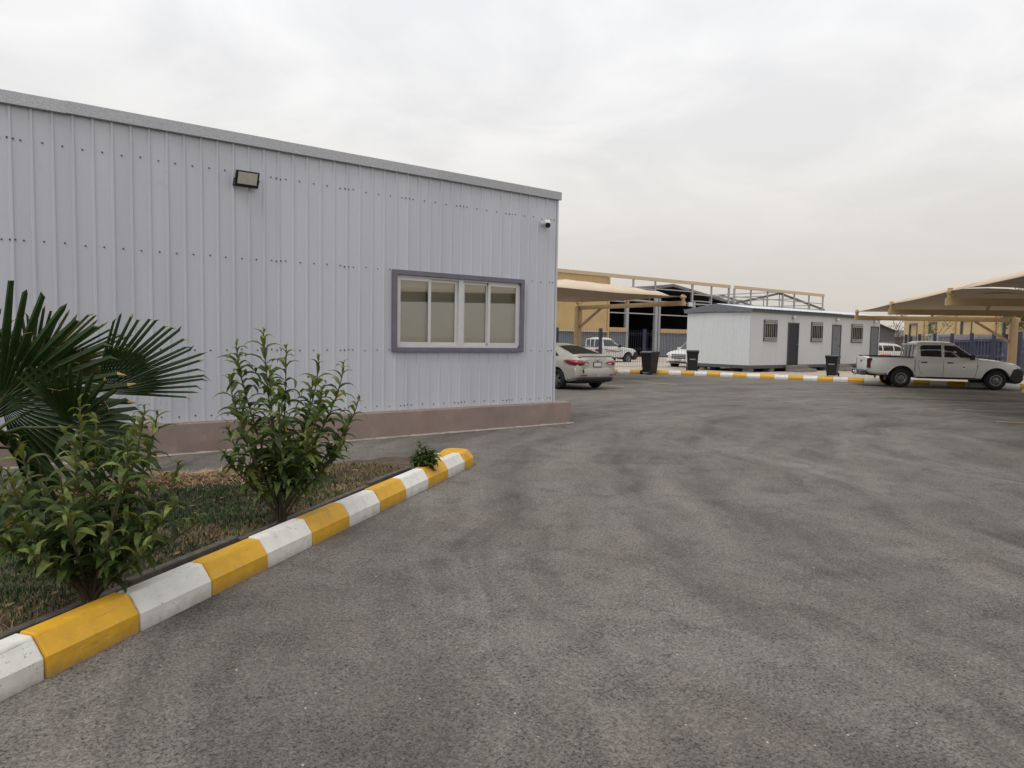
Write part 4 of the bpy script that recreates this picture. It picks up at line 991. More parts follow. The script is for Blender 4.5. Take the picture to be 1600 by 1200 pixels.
def cut(o, cutter_mbs):
    """boolean difference, baked into the mesh"""
    tmp = []
    for mb in cutter_mbs:
        c = mb.build('cutter', DARK); c.parent = o.parent; tmp.append(c); m = o.modifiers.new('cut', 'BOOLEAN'); m.operation = 'DIFFERENCE'; m.object = c; m.solver = 'EXACT'
    bpy.context.view_layer.update(); dg = bpy.context.evaluated_depsgraph_get()
    me = bpy.data.meshes.new_from_object(o.evaluated_get(dg)); o.modifiers.clear(); o.data = me
    for c in tmp: bpy.data.objects.remove(c, do_unlink=True)
    me.polygons.foreach_set('use_smooth', [True] * len(me.polygons)); me.set_sharp_from_angle(angle=R_(28))
class House:
    """greenhouse: stations (x, z_top, z_belt, w_belt, w_roof)"""
    def __init__(s, st): s.st = st; s.x = [q[0] for q in st]
    def par(s, x): return [catmull(s.x, [q[k] for q in s.st], x) for k in (1, 2, 3, 4)]
    def half(s, x):
        zt, zb, wb, wr = s.par(x); h = max(.001, zt - zb); f = min(1, h / .3)
        wr_ = wb + (wr - wb) * f
        return [(wb, zb - .06), (wb, zb), (wb + (wr_ - wb) * .5 + .015 * f, zb + h * .5), (wr_ + .012, zt - .09 * f), (wr_ - .03 * f, zt - .025 * f), (wr_ * .6, zt + .004), (0, zt + .012)]
    def side(s, x, z, off=.004):
        p = s.half(x)
        for (a, b), (c, d) in zip(p, p[1:]):
            if b <= z <= d: return a + (c - a) * (z - b) / (d - b) + off
        return p[3][0] + off
    def mesh(s, mb, n=30):
        xs = sorted(set(list(np.linspace(s.x[0], s.x[-1], n)) + s.x)); rings = []
        for x in xs:
            h = s.half(x); rings.append([(x, y, z) for y, z in h] + [(x, -y, z) for y, z in h[-2::-1]])
        k = len(rings[0]); fs = []
        for i in range(len(rings) - 1):
            for j in range(k): fs.append((i * k + j, i * k + (j + 1) % k, (i + 1) * k + (j + 1) % k, (i + 1) * k + j))
        fs.append(tuple(range(k))[::-1]); fs.append(tuple((len(rings) - 1) * k + j for j in range(k))); mb.add(sum(rings, []), fs)
    def window(s, poly, sgn, off=.006):
        """side window from an outline in (x, z), subdivided so that it follows the tumblehome"""
        mb = MB(); k = len(poly); c = (sum(p[0] for p in poly) / k, sum(p[1] for p in poly) / k); n = 3
        vs = [(c[0], sgn * s.side(c[0], c[1], off), c[1])]; ring = []
        pts = []
        for i in range(k):
            a, b = poly[i], poly[(i + 1) % k]
            for j in range(n): pts.append((a[0] + (b[0] - a[0]) * j / n, a[1] + (b[1] - a[1]) * j / n))
        m = len(pts)
        for f in (.5, 1):
            for p in pts: x, z = c[0] + (p[0] - c[0]) * f, c[1] + (p[1] - c[1]) * f; vs.append((x, sgn * s.side(x, z, off), z))
        for p in pts: vs.append((p[0], sgn * (s.side(p[0], p[1], off) - .012), p[1]))
        fs = [(0, 1 + i, 1 + (i + 1) % m) for i in range(m)]
        for r in (0, 1): fs += [(1 + r * m + i, 1 + (r + 1) * m + i, 1 + (r + 1) * m + (i + 1) % m, 1 + r * m + (i + 1) % m) for i in range(m)]
        mb.add(vs, fs); return mb
    def top_panel(s, x0, x1, fw0, fw1, off=.006):
        mb = MB(); n = 10; vs = []
        for i in range(n + 1):
            x = x0 + (x1 - x0) * i / n; h = s.half(x); zt = h[-1][1]; w = (fw0 + (fw1 - fw0) * i / n)
            for j in range(9):
                t = j / 8 * 2 - 1; y = t * w; zz = None; hh = [(-a, b) for a, b in h[::-1]]
                ay = abs(y)
                for (a, b), (c, d) in zip(h[::-1], h[::-1][1:]):
                    if a <= ay <= c: zz = b + (d - b) * ((ay - a) / (c - a) if c > a else 0); break
                vs.append((x, y, (zz if zz is not None else h[3][1]) + off))
        mb.add(vs, [(i * 9 + j, (i + 1) * 9 + j, (i + 1) * 9 + j + 1, i * 9 + j + 1) for i in range(n) for j in range(8)]); return mb
def wheel(parent, x, y, r, w, sgn, style='steel'):
    o = bpy.data.objects.new('wheel', None); COL.objects.link(o); o.parent = parent; o.location = (x, y, r); o.rotation_euler = (0, 0, 0 if sgn < 0 else math.pi)
    rr = r * (.57 if style == 'steel' else .66)
    mb = MB(); mb.lathe([(rr, -w * .44), (rr + .02, -w * .5), (r - .05, -w * .5), (r - .015, -w * .40), (r, -w * .2), (r, w * .2), (r - .015, w * .4), (r - .05, w * .5), (rr, w * .44)], 32, 'Y'); mb.build('tyre', RUBBER, o, smooth=40)
    mb = MB()
    if style == 'steel':
        mb.lathe([(rr + .004, -w * .46), (rr - .02, -w * .47), (rr - .045, -w * .30), (rr * .62, -w * .22), (rr * .52, -w * .34), (rr * .36, -w * .36), (rr * .30, -w * .28), (0, -w * .28)], 28, 'Y'); mb.build('rim', RIM, o, smooth=35)
        mb = MB()
        for k in range(8): a = k * math.pi / 4; mb.lathe([(0, -.008), (.028, -.008), (.028, .008)], 8, 'Y', (rr * .74 * math.cos(a), -w * .25, rr * .74 * math.sin(a)))
        struct(mb.build('vent_hole', DARK, o), 'stuff'); mb = MB(); mb.lathe([(rr * .29, -w * .27), (rr * .27, -w * .40), (rr * .15, -w * .44), (0, -w * .44)], 16, 'Y'); mb.build('hub_cap', M('hub_grey', (.18, .18, .185), .4, .5), o, smooth=40)
    else:
        mb.lathe([(rr + .004, -w * .46), (rr - .02, -w * .47), (rr - .03, -w * .2), (rr * .9, -w * .1), (0, -w * .1)], 28, 'Y', mi=1)
        for k in range(10):
            a = k * math.pi / 5 + (.12 if k % 2 else -.12); c, s_ = math.cos(a), math.sin(a); mb.beam((rr * .12 * c, -w * .42, rr * .12 * s_), (rr * .96 * c, -w * .40, rr * .96 * s_), .035, .03, upv=(0, 1, 0))
        mb.lathe([(rr * .22, -w * .36), (rr * .2, -w * .47), (0, -w * .47)], 14, 'Y'); mb.build('rim', [RIM, DARK], o, smooth=35)
def strip(parent, name, body, pts, sgn, mat, w=.014, off=.003):
    P_ = []
    for a, b in zip(pts, pts[1:]):
        for i in range(6): t = i / 6; P_.append((a[0] + (b[0] - a[0]) * t, a[1] + (b[1] - a[1]) * t))
    P_.append(pts[-1]); mb = MB(); mb.tube([(x, sgn * (body(x, z) + off - .004), z) for x, z in P_], w / 2, 4, cap=False); return mb.build(name, mat, parent)
GAP = M('panel_gap', (.05, .05, .05), .8)
def arch_cut(x, r, w): mb = MB(); mb.tube([(x, -w, .34), (x, w, .34)], r, 30); return mb
def plate(parent, x, z, name='number_plate'):
    s = -1 if x < 0 else 1
    mb = MB(); mb.box(min(x, x + s * .012), max(x, x + s * .012), -.18, .18, z - .085, z + .085); mb.build('plate_frame', BLACK, parent)
    mb = MB(); mb.box(x + s * .0121 if s > 0 else x - .016, x + .016 if s > 0 else x - .0121, -.155, .155, z - .06, z + .06); mb.build(name, PLATE, parent)

# ---- pickup --------------------------------------------------------
def pickup(label, loc, rz, paint, crew=True, stripe=False, group=None, sticker=False, rack=True):
    t = thing('pickup_truck', label, 'pickup', loc, rz, group)
    B = Body([(-2.60, .62, 1.04, 1.10, .82), (-2.54, .52, 1.06, 1.115, .865), (-2.3, .46, 1.07, 1.12, .885), (-1.4, .42, 1.07, 1.12, .895), (-.98, .36, 1.07, 1.12, .89), (0, .34, 1.06, 1.12, .89), (1.0, .34, 1.04, 1.12, .895), (1.25, .36, 1.02, 1.11, .895), (1.7, .42, .98, 1.07, .895), (2.1, .46, .925, 1.01, .885), (2.32, .48, .88, .955, .85), (2.43, .50, .80, .87, .79)])
    mb = MB(); B.mesh(mb); o = mb.build('body', paint, t)
    bedf = -.98 if crew else -.62
    c1 = MB(); c1.box(-2.50, bedf - .07, -.76, .76, .62, 1.5); c2 = MB(); c2.box(bedf - .013, bedf + .013, -1.2, 1.2, .2, 1.3)
    cut(o, [arch_cut(-1.42, .475, 1.2), arch_cut(1.68, .465, 1.2), c1, c2]); o.data.materials.clear(); o.data.materials.append(paint)
    mb = MB(); mb.box(-2.4, 2.3, -.62, .62, .40, .66); mb.build('underbody', BLACK, t)
    for x in (-1.42, 1.68): mb = MB(); mb.box(x - .47, x + .47, -.66, .66, .40, .86); mb.build('wheel_well', BLACK, t)
    if crew: st = [(-1.02, 1.13, 1.08, .80, .62), (-.985, 1.35, 1.08, .815, .64), (-.90, 1.66, 1.08, .82, .655), (-.70, 1.715, 1.07, .825, .66), (-.2, 1.715, 1.07, .825, .665), (.25, 1.695, 1.07, .825, .655), (.45, 1.60, 1.07, .825, .65), (.80, 1.34, 1.07, .82, .68), (1.14, 1.10, 1.06, .80, .74)]
    else: st = [(-.62, 1.13, 1.08, .80, .62), (-.585, 1.35, 1.08, .815, .64), (-.52, 1.64, 1.08, .82, .655), (-.35, 1.70, 1.07, .825, .66), (.0, 1.72, 1.07, .825, .665), (.25, 1.70, 1.07, .825, .655), (.45, 1.60, 1.07, .825, .65), (.80, 1.34, 1.07, .82, .68), (1.14, 1.10, 1.06, .80, .74)]
    H = House(st); mb = MB(); H.mesh(mb); mb.build('cab', paint, t, smooth=38)
    ws = H.top_panel(.46, 1.08, .58, .66); ws.build('windscreen', GLASS, t, smooth=50)
    x0 = bedf - .045; mb = MB(); mb.add([(x0, -.62, 1.15), (x0, .62, 1.15), (x0 + .06, .56, 1.57), (x0 + .06, -.56, 1.57)], [(0, 1, 2, 3)]); o = mb.build('rear_window', GLASS, t); sm = o.modifiers.new('s', 'SOLIDIFY'); sm.thickness = .01
    fwin = [(.0, 1.145), (.93, 1.145), (.86, 1.235), (.45, 1.535), (.38, 1.56), (.0, 1.585)] if crew else [(-.4, 1.145), (.93, 1.145), (.86, 1.235), (.45, 1.535), (.36, 1.56), (-.4, 1.58)]
    rwin = [(-.78, 1.165), (-.10, 1.15), (-.10, 1.585), (-.72, 1.575), (-.80, 1.52)]
    by = lambda x, z: B.side_y(x, z)
    for s in (-1, 1):
        H.window(fwin, s).build('side_window', GLASS, t, smooth=40)
        if crew: H.window(rwin, s).build('side_window', GLASS, t, smooth=40)
        strip(t, 'door_gap', by, [(1.05, 1.0), (1.06, .8), (1.0, .42)], s, GAP); strip(t, 'door_gap', by, [(-.04, 1.02), (-.04, .42)] if crew else [(-.48, 1.02), (-.48, .5)], s, GAP)
        if crew: strip(t, 'door_gap', by, [(-.86, 1.02), (-.88, .85), (-.80, .6), (-.72, .5)], s, GAP)
        strip(t, 'sill_trim', by, [(-.88, .385), (1.18, .385)], s, BLACK, .10)
        for x in ((-.02 + .10, -.78) if crew else (-.36,)):
            mb = MB(); y = by(x + .1, .95); mb.box(x, x + .2, min(s * (y - .01), s * (y + .03)), max(s * (y - .01), s * (y + .03)), .925, .965); mb.build('door_handle', BLACK, t, bevel=.01)
        mb = MB(); mb.box(.80, .93, *sorted((s * .84, s * 1.04)), 1.07, 1.25); mb.build('mirror', BLACK, t, bevel=.03)
        strip(t, 'bed_rail', lambda x, z: .84, [(-2.52, 1.128), (bedf - .04, 1.128)], s, BLACK, .06)
        for x, r in ((-1.42, .48), (1.68, .47)):
            mb = MB(); pts = [(x + r * math.cos(a), s * (by(x + r * math.cos(a), .34 + max(.15, r * math.sin(a))) - .004), .34 + r * math.sin(a)) for a in np.linspace(.25, math.pi - .25, 18)]; mb.tube(pts, .018, 5); mb.build('arch_lip', paint, t)
        mb = MB(); mb.box(1.05, 1.10, *sorted((s * .885, s * .902)), .84, .87); mb.build('side_marker', BLACK, t)
        # lights
        mb = MB(); mb.prism([(-2.60, .70), (-2.60, 1.06), (-2.42, 1.06), (-2.48, .88), (-2.47, .70)], *sorted((s * .79, s * .902))); mb.build('tail_light', M('dark_red_lamp', (.05, .006, .008), .2, coat=.6), t, bevel=.015)
        mb = MB(); mb.prism([(2.04, .86), (2.10, .955), (2.28, .935), (2.46, .82), (2.42, .76)], *sorted((s * .52, s * .845))); mb.build('headlight', CLEAR, t, bevel=.03)
        mb = MB(); mb.box(-1.95, -1.93, *sorted((s * .62, s * .86)), .26, .52); mb.build('mud_flap', BLACK, t)
    mb = MB(); mb.box(-2.615, -2.545, -.70, .70, .60, 1.09); mb.build('tailgate', M('tailgate_paint', (.70, .71, .71), .25, var=.03, coat=.6) if paint is CARW else paint, t, bevel=.015)
    mb = MB(); mb.box(-2.62, -2.60, -.1, .1, .9, .98); mb.build('tailgate_handle', BLACK, t)
    mb = MB(); mb.box(-2.78, -2.60, -.82, .82, .42, .60); mb.box(-2.60, -2.4, -.55, -.45, .42, .55); mb.box(-2.60, -2.4, .45, .55, .42, .55); mb.build('rear_bumper', M('bumper_grey', (.06, .062, .066), .5), t, bevel=.03)
    mb = MB(); mb.tube([(-2.78, 0, .42), (-2.86, 0, .42), (-2.86, 0, .50)], .02, 8); mb.lathe([(0, -.035), (.03, -.02), (.035, 0), (.03, .02), (0, .035)], 12, 'Y', (-2.86, 0, .52)); mb.build('tow_ball', CHROME, t)
    plate(t, -2.785, .52)
    mb = MB(); mb.prism([(2.12, .62), (2.10, .34), (2.3, .24), (2.46, .26), (2.55, .38), (2.55, .70), (2.45, .79), (2.14, .80)], -.875, .875); o = mb.build('front_bumper', BLACK, t, bevel=.06, seg=3)
    mb = MB(); mb.box(2.38, 2.48, -.50, .50, .76, .88); mb.build('grille', BLACK, t, bevel=.02)
    for x in (-1.42, 1.68):
        for s in (-1, 1): wheel(t, x, s * .775, .345, .225, s)
    if rack:   # headboard frame behind the cab
        mb = MB(); xx = bedf - .10
        for y in (-.68, -.22, .22, .68): mb.beam((xx, y, 1.06), (xx + .06, y * .94, 1.62), .05)
        for z in (1.12, 1.61): mb.beam((xx + .06 * (z - 1.06) / .54, -.68, z), (xx + .06 * (z - 1.06) / .54, .68, z), .05)
        mb.build('headboard_frame', paint, t)
    if sticker:
        for s in (-1, 1):
            mb = MB(); y = by(.62, .78); mb.lathe([(0, 0), (.085, 0), (.085, .003)], 24, 'Y', (0, 0, 0)); o = mb.build('door_badge', M('badge_white', (.82, .82, .80), .4, var=.02), t); o.location = (.62, s * (y + .004), .80); o.rotation_euler = (0, 0, 0 if s > 0 else math.pi)
            mb = MB(); mb.lathe([(0, .0035), (.035, .0035)], 5, 'Y'); mb.box(-.045, .045, .0034, .0042, -.012, .008); o2 = mb.build('badge_mark', M('badge_ink', (.16, .13, .08), .5), t); o2.location = o.location; o2.rotation_euler = o.rotation_euler
    if stripe:
        MAR = M('maroon_decal', (.10, .028, .038), .35, var=.1)
        for s in (-1, 1):
            mb = MB(); n = 14; vs = []
            for i in range(n + 1):
                x = -2.5 + (bedf + 2.42) * i / n
                for z in (.66, .8, .96): vs.append((x, s * (by(x, z) + .006), z))
            fs = [(i * 3 + j, (i + 1) * 3 + j, (i + 1) * 3 + j + 1, i * 3 + j + 1) for i in range(n) for j in range(2)]
            keep = [f for f in fs if ((vs[f[0]][0] + 1.42 + .1) ** 2 + (vs[f[0]][2] - .34 + .1) ** 2) > .40]
            mb.add(vs, keep); mb.build('bed_decal', MAR, t)
            strip(t, 'door_decal', by, [(-.3, .78), (.0, .88), (.35, .86), (.7, .80), (1.0, .84)], s, MAR, .05); strip(t, 'door_decal', by, [(-.1, .74), (.2, .82), (.6, .74)], s, MAR, .03)
    return t
def hd(x, y): return math.atan2(y, x)
hx = Vector((.62, -.785)).normalized(); rear = Vector((27.55, 12.05)); right_side = Vector((hx.y, -hx.x))
# near (right-hand) rear wheel stands at `rear`; step back to the vehicle origin
ctr = rear + hx * 1.42 - right_side * .78
pickup('white crew cab pickup truck parked under the right hand canopy', (ctr.x, ctr.y, 0), hd(*hx), CARW, True, sticker=True)
pickup('white single cab pickup with maroon stripes parked behind the mesh fence', (33.6, 33.9, -.02), R_(-4), CARW, False, stripe=True, rack=True)

# ---- sedan ---------------------------------------------------------
def sedan(label, loc, rz, paint, dark_mark=True):
    t = thing('sedan_car', label, 'car', loc, rz)
    B = Body([(-2.27, .50, .84, .99, .74), (-2.24, .44, .87, 1.035, .80), (-2.12, .33, .90, 1.065, .855), (-1.85, .27, .93, 1.06, .88), (-1.37, .22, .94, 1.04, .888), (-.6, .20, .92, 1.0, .888), (.4, .20, .89, .96, .888), (1.0, .20, .86, .97, .888), (1.5, .21, .80, .92, .88), (1.95, .23, .70, .80, .83), (2.17, .28, .60, .68, .74), (2.26, .34, .52, .58, .62)])
    mb = MB(); B.mesh(mb, 60); o = mb.build('body', paint, t)
    cut(o, [arch_cut(-1.37, .365, 1.2), arch_cut(1.33, .365, 1.2)]); o.data.materials.clear(); o.data.materials.append(paint)
    mb = MB(); mb.box(-2.0, 2.0, -.62, .62, .2, .5)
    for x in (-1.37, 1.33): mb.box(x - .36, x + .36, -.66, .66, .2, .72)
    mb.build('underbody', BLACK, t)
    H = House([(-2.0, 1.06, 1.0, .72, .60), (-1.75, 1.125, 1.0, .74, .58), (-1.35, 1.265, .97, .77, .56), (-.95, 1.37, .95, .78, .555), (-.45, 1.43, .93, .785, .56), (.05, 1.435, .91, .785, .56), (.4, 1.39, .90, .785, .56), (.75, 1.25, .90, .78, .58), (1.28, .955, .90, .74, .66)])
    mb = MB(); H.mesh(mb, 40); mb.build('roof', paint, t, smooth=38)
    H.top_panel(-1.80, -1.0, .60, .49).build('rear_window', GLASS, t, smooth=50); H.top_panel(.47, 1.2, .50, .62).build('windscreen', GLASS, t, smooth=50)
    by = lambda x, z: B.side_y(x, z)
    for s in (-1, 1):
        H.window([(-1.28, 1.05), (-.28, .985), (-.28, 1.32), (-.6, 1.315), (-.95, 1.245)], s).build('side_window', GLASS, t, smooth=40)
        H.window([(-.2, .98), (.86, .97), (.55, 1.20), (.3, 1.30), (-.2, 1.325)], s).build('side_window', GLASS, t, smooth=40)
        strip(t, 'door_gap', by, [(-.24, .9), (-.22, .3)], s, GAP); strip(t, 'door_gap', by, [(-1.12, .9), (-1.05, .7), (-.9, .45)], s, GAP); strip(t, 'door_gap', by, [(.86, .86), (.9, .6), (.84, .3)], s, GAP)
        for x in (-.95, .05):
            mb = MB(); y = by(x + .1, .80); mb.box(x, x + .19, *sorted((s * (y - .01), s * (y + .028))), .80, .83); mb.build('door_handle', paint, t, bevel=.008)
        mb = MB(); mb.box(.72, .86, *sorted((s * .78, s * .98)), .96, 1.08); mb.build('mirror', paint, t, bevel=.03)
        # swept tail light: across the corner and along the flank
        mb = MB(); cols = [(-2.29, .40), (-2.292, .55), (-2.285, .68), (-2.25, .765), (-2.16, .842), (-2.02, .882), (-1.88, .894), (-1.70, .898)]
        lo = [.835, .80, .775, .765, .775, .80, .84, .90]; hi = [.875, .905, .925, .935, .945, .945, .94, .915]; vs = []
        for (x, y), a, b in zip(cols, lo, hi): vs += [(x, s * y, a), (x - .012 * (y < .8), s * (y + .012 * (y > .7)), (a + b) / 2), (x + .008, s * y * .985, b)]
        mb.add(vs, [(i * 3 + j, (i + 1) * 3 + j, (i + 1) * 3 + j + 1, i * 3 + j + 1) for i in range(len(cols) - 1) for j in range(2)]); o = mb.build('tail_light', REDL, t, smooth=60); sm = o.modifiers.new('s', 'SOLIDIFY'); sm.thickness = .02; sm.offset = 0
        mb = MB(); mb.box(-2.31, -2.295, *sorted((s * .45, s * .58)), .80, .84); mb.build('reverse_light', CLEAR, t, bevel=.005)
        mb = MB(); mb.box(-2.35, -2.325, *sorted((s * .50, s * .76)), .455, .485); mb.build('reflector', REDL, t)
        mb = MB(); mb.prism([(1.75, .70), (1.95, .74), (2.2, .60), (2.15, .55), (1.9, .6)], *sorted((s * .60, s * .845))); mb.build('headlight', CLEAR, t, bevel=.03)
    # bumper, boot lid lip, diffuser
    mb = MB(); prof = []; ys = np.linspace(-.875, .875, 15); vs = []
    for y in ys:
        k = 1 - abs(y / .875) ** 4; dx = -2.34 + .16 * (1 - k)
        vs += [(dx + .12, y, .70), (dx + .012, y * 1.0, .67), (dx, y, .56), (dx + .02, y, .42), (dx + .10, y, .36)]
    mb.add(vs, [(i * 5 + j, (i + 1) * 5 + j, (i + 1) * 5 + j + 1, i * 5 + j + 1) for i in range(14) for j in range(4)]); o = mb.build('rear_bumper', paint, t, smooth=45); sm = o.modifiers.new('s', 'SOLIDIFY'); sm.thickness = .03; sm.offset = -1
    mb = MB(); vs = []
    for y in np.linspace(-.76, .76, 13):
        k = 1 - abs(y / .76) ** 4; dx = -2.325 + .10 * (1 - k); vs += [(dx - .002, y, .41 - .05 * (1 - k)), (dx + .03, y, .30), (dx + .12, y, .24)]
    mb.add(vs, [(i * 3 + j, (i + 1) * 3 + j, (i + 1) * 3 + j + 1, i * 3 + j + 1) for i in range(12) for j in range(2)]); o = mb.build('diffuser', BLACK, t, smooth=45); sm = o.modifiers.new('s', 'SOLIDIFY'); sm.thickness = .02
    mb = MB(); vs = []
    for y in np.linspace(-.72, .72, 13): k = 1 - abs(y / .72) ** 3; vs += [(-2.12, y, 1.055), (-2.285 + .05 * (1 - k), y, 1.075 - .02 * (1 - k)), (-2.265 + .05 * (1 - k), y, 1.03)]
    mb.add(vs, [(i * 3 + j, (i + 1) * 3 + j, (i + 1) * 3 + j + 1, i * 3 + j + 1) for i in range(12) for j in range(2)]); o = mb.build('boot_spoiler', paint, t, smooth=45); sm = o.modifiers.new('s', 'SOLIDIFY'); sm.thickness = .02
    plate(t, -2.275, .80)
    mb = MB(); mb.lathe([(0, 0), (.05, 0), (.05, -.006), (0, -.008)], 16, 'Y'); o = mb.build('boot_emblem', CHROME, t); o.location = (-2.272, 0, .945); o.rotation_euler = (0, 0, -math.pi / 2)
    mb = MB(); mb.box(-2.276, -2.270, .30, .50, .925, .945); mb.build('boot_script', CHROME, t)
    if dark_mark:
        mb = MB()
        for dy, z, w_, h_ in ((.655, .62, .03, .05), (.65, .575, .022, .04), (.63, .70, .06, .012)): mb.prism([(dy - w_, z - h_ * .6), (dy + w_ * .6, z - h_), (dy + w_, z + h_ * .4), (dy - w_ * .3, z + h_)], -2.352, -2.335, 'X')
        mb.build('bumper_scuff', BLACK, t)
    for x in (-1.37, 1.33):
        for s in (-1, 1): wheel(t, x, s * .79, .315, .205, s, 'alloy')
    return t
sedan('beige sedan with scuffed bumper parked nose in beside the grey building', (15.62, 18.15, 0), R_(90), CARB)

# ---- sport utility and background cars -------------------------------
def suv(label, loc, rz, paint, low=0.0, name='suv_car', group=None):
    t = thing(name, label, 'car', loc, rz, group)
    h = 1 - low
    B = Body([(-2.25, .55, 1.0, 1.05, .78), (-2.15, .45, 1.02, 1.07, .86), (-1.4, .36, 1.03, 1.08, .9), (0, .34, 1.02, 1.07, .9), (1.0, .34, 1.02, 1.10, .9), (1.5, .35, .98, 1.08, .89), (2.0, .38, .90, 1.0, .84), (2.2, .42, .80, .90, .74), (2.28, .48, .70, .78, .66)])
    mb = MB(); B.mesh(mb); o = mb.build('body', paint, t); cut(o, [arch_cut(-1.38, .41, 1.2), arch_cut(1.40, .41, 1.2)]); o.data.materials.clear(); o.data.materials.append(paint)
    H = House([(-2.12, 1.10, 1.05, .76, .6), (-2.0, 1.5, 1.05, .79, .62), (-1.8, 1.68 - low, 1.04, .80, .64), (-.6, 1.75 - low, 1.03, .81, .655), (.2, 1.72 - low, 1.03, .81, .65), (.5, 1.6 - low, 1.03, .81, .65), (1.2, 1.08, 1.03, .78, .72)])
    mb = MB(); H.mesh(mb); mb.build('roof', paint, t, smooth=38); H.top_panel(.5, 1.15, .58, .66).build('windscreen', GLASS, t, smooth=50)
    for s in (-1, 1):
        for pl in ([(-.05, 1.1), (.9, 1.1), (.5, 1.5 - low), (-.05, 1.6 - low)], [(-.95, 1.1), (-.13, 1.1), (-.13, 1.6 - low), (-.95, 1.6 - low)], [(-1.85, 1.15), (-1.05, 1.1), (-1.05, 1.6 - low), (-1.75, 1.56 - low)]): H.window(pl, s).build('side_window', GLASS, t, smooth=40)
        strip(t, 'door_gap', lambda x, z: B.side_y(x, z), [(-.09, 1.0), (-.07, .45)], s, GAP); strip(t, 'door_gap', lambda x, z: B.side_y(x, z), [(1.0, 1.0), (1.0, .45)], s, GAP)
        mb = MB(); mb.box(.78, .9, *sorted((s * .82, s * 1.02)), 1.06, 1.2); mb.build('mirror', paint, t, bevel=.03)
        mb = MB(); mb.prism([(1.98, .82), (2.0, .93), (2.12, .92), (2.28, .78), (2.2, .74)], *sorted((s * .50, s * .82))); mb.build('headlight', CLEAR, t, bevel=.03)
        mb = MB(); mb.prism([(-2.24, .8), (-2.24, 1.05), (-2.05, 1.0), (-2.1, .82)], *sorted((s * .7, s * .9))); mb.build('tail_light', REDL, t, bevel=.02)
        mb = MB(); mb.tube([(-1.7, s * .6, 1.72 - low), (-1.6, s * .6, 1.79 - low), (.0, s * .6, 1.80 - low), (.15, s * .6, 1.74 - low)], .02, 6); mb.build('roof_rail', STEEL, t)
    for x in (2.285,):
        for z in (.60, .69, .78): mb = MB(); mb.box(x - .06, x + .015 - (z - .6) * .1, -.46, .46, z, z + .055); mb.build('grille_bar', DKSTEEL, t)
    mb = MB(); mb.prism([(2.0, .40), (2.0, .32), (2.3, .32), (2.37, .42), (2.37, .56), (2.1, .60)], -.80, .80); mb.build('front_bumper', paint, t, bevel=.05)
    mb = MB(); mb.box(2.30, 2.385, -.55, .55, .36, .44); mb.build('bumper_intake', BLACK, t)
    plate(t, 2.375, .52)
    mb = MB(); mb.box(-2.0, 2.0, -.62, .62, .32, .7); mb.build('underbody', BLACK, t)
    for x in (-1.38, 1.40):
        for s in (-1, 1): wheel(t, x, s * .80, .36, .24, s, 'alloy')
    return t
suv('white car nose showing past the left end of the white cabin', (33.9, 26.0, -.02), R_(180 + 6), CARW)
suv('white car parked beyond the blue fence right of the white cabin', (55.3, 25.2, -.02), R_(-28), CARW, .1)

# ================================================================== SMALL THINGS IN THE LOT
BIN = M('bin_plastic', (.012, .013, .014), .42, var=.2, scale=4)
def wheelie_bin(label, x, y, z, rz, s=1.0, lidopen=0, text=False):
    t = thing('wheelie_bin', label, 'bin', (x, y, z), rz, 'black wheeled bins'); t.scale = (s, s, s)
    mb = MB(); lv = [(.06, .20, .20), (.10, .225, .235), (.55, .25, .29), (.92, .275, .33), (.93, .30, .36), (.99, .30, .36)]; vs = []; fs = []
    for zz, a, b in lv: vs += [(-a, -b, zz), (a, -b, zz), (a, b, zz), (-a, b, zz)]
    for i in range(len(lv) - 1): fs += [(i * 4 + k, i * 4 + (k + 1) % 4, i * 4 + 4 + (k + 1) % 4, i * 4 + 4 + k) for k in range(4)]
    fs.append((3, 2, 1, 0)); fs.append(tuple(20 + k for k in range(4))); mb.add(vs, fs); mb.build('tub', BIN, t, bevel=.025)
    mb = MB(); mb.prism([(-.38, .992), (.40, .992), (.40, 1.02), (.2, 1.07), (-.2, 1.07), (-.38, 1.03)], -.30, .30, 'X'); mb.build('lid', M('bin_lid', (.03, .032, .035), .4, var=.2), t, bevel=.02)
    mb = MB(); mb.tube([(-.24, .42, .97), (.24, .42, .97)], .018, 8)
    for k in (-.24, 0, .24): mb.beam((k, .34, .96), (k, .42, .97), .03)
    mb.build('handle', BIN, t)
    for k in (-1, 1): mb = MB(); mb.lathe([(0, -.03), (.07, -.03), (.10, -.025), (.10, .025), (.07, .03), (0, .03)], 18, 'Y'); o = mb.build('wheel', RUBBER, t); o.location = (k * .25, .27, .10); o.rotation_euler = (0, 0, math.pi / 2)
    mb = MB(); mb.tube([(-.27, .27, .10), (.27, .27, .10)], .012, 6); mb.build('axle', STEEL, t)
    mb = MB(); mb.box(-.14, .14, -.005, .0, -.03, .03); o = mb.build('front_label', M('bin_label', (.22, .225, .23), .6, var=.5, scale=40), t); o.location = (0, -.30, .62); o.rotation_euler = (-.10, 0, 0)
    for k in (-.12, .0, .12): mb = MB(); mb.box(k - .012, k + .012, -.345, -.31, .70, .9); mb.build('rib', BIN, t)
    return t
wheelie_bin('black wheelie bin on the asphalt in front of the kerb, beside the sedan', 25.0, 22.0, 0, R_(95))
wheelie_bin('black wheelie bin behind the kerb at the left end of the white cabin', 27.75, 21.75, .10, R_(-50), .97)
wheelie_bin('black wheelie bin standing by the steps of the white cabin', 30.6, 16.3, .10, R_(-72), .9)
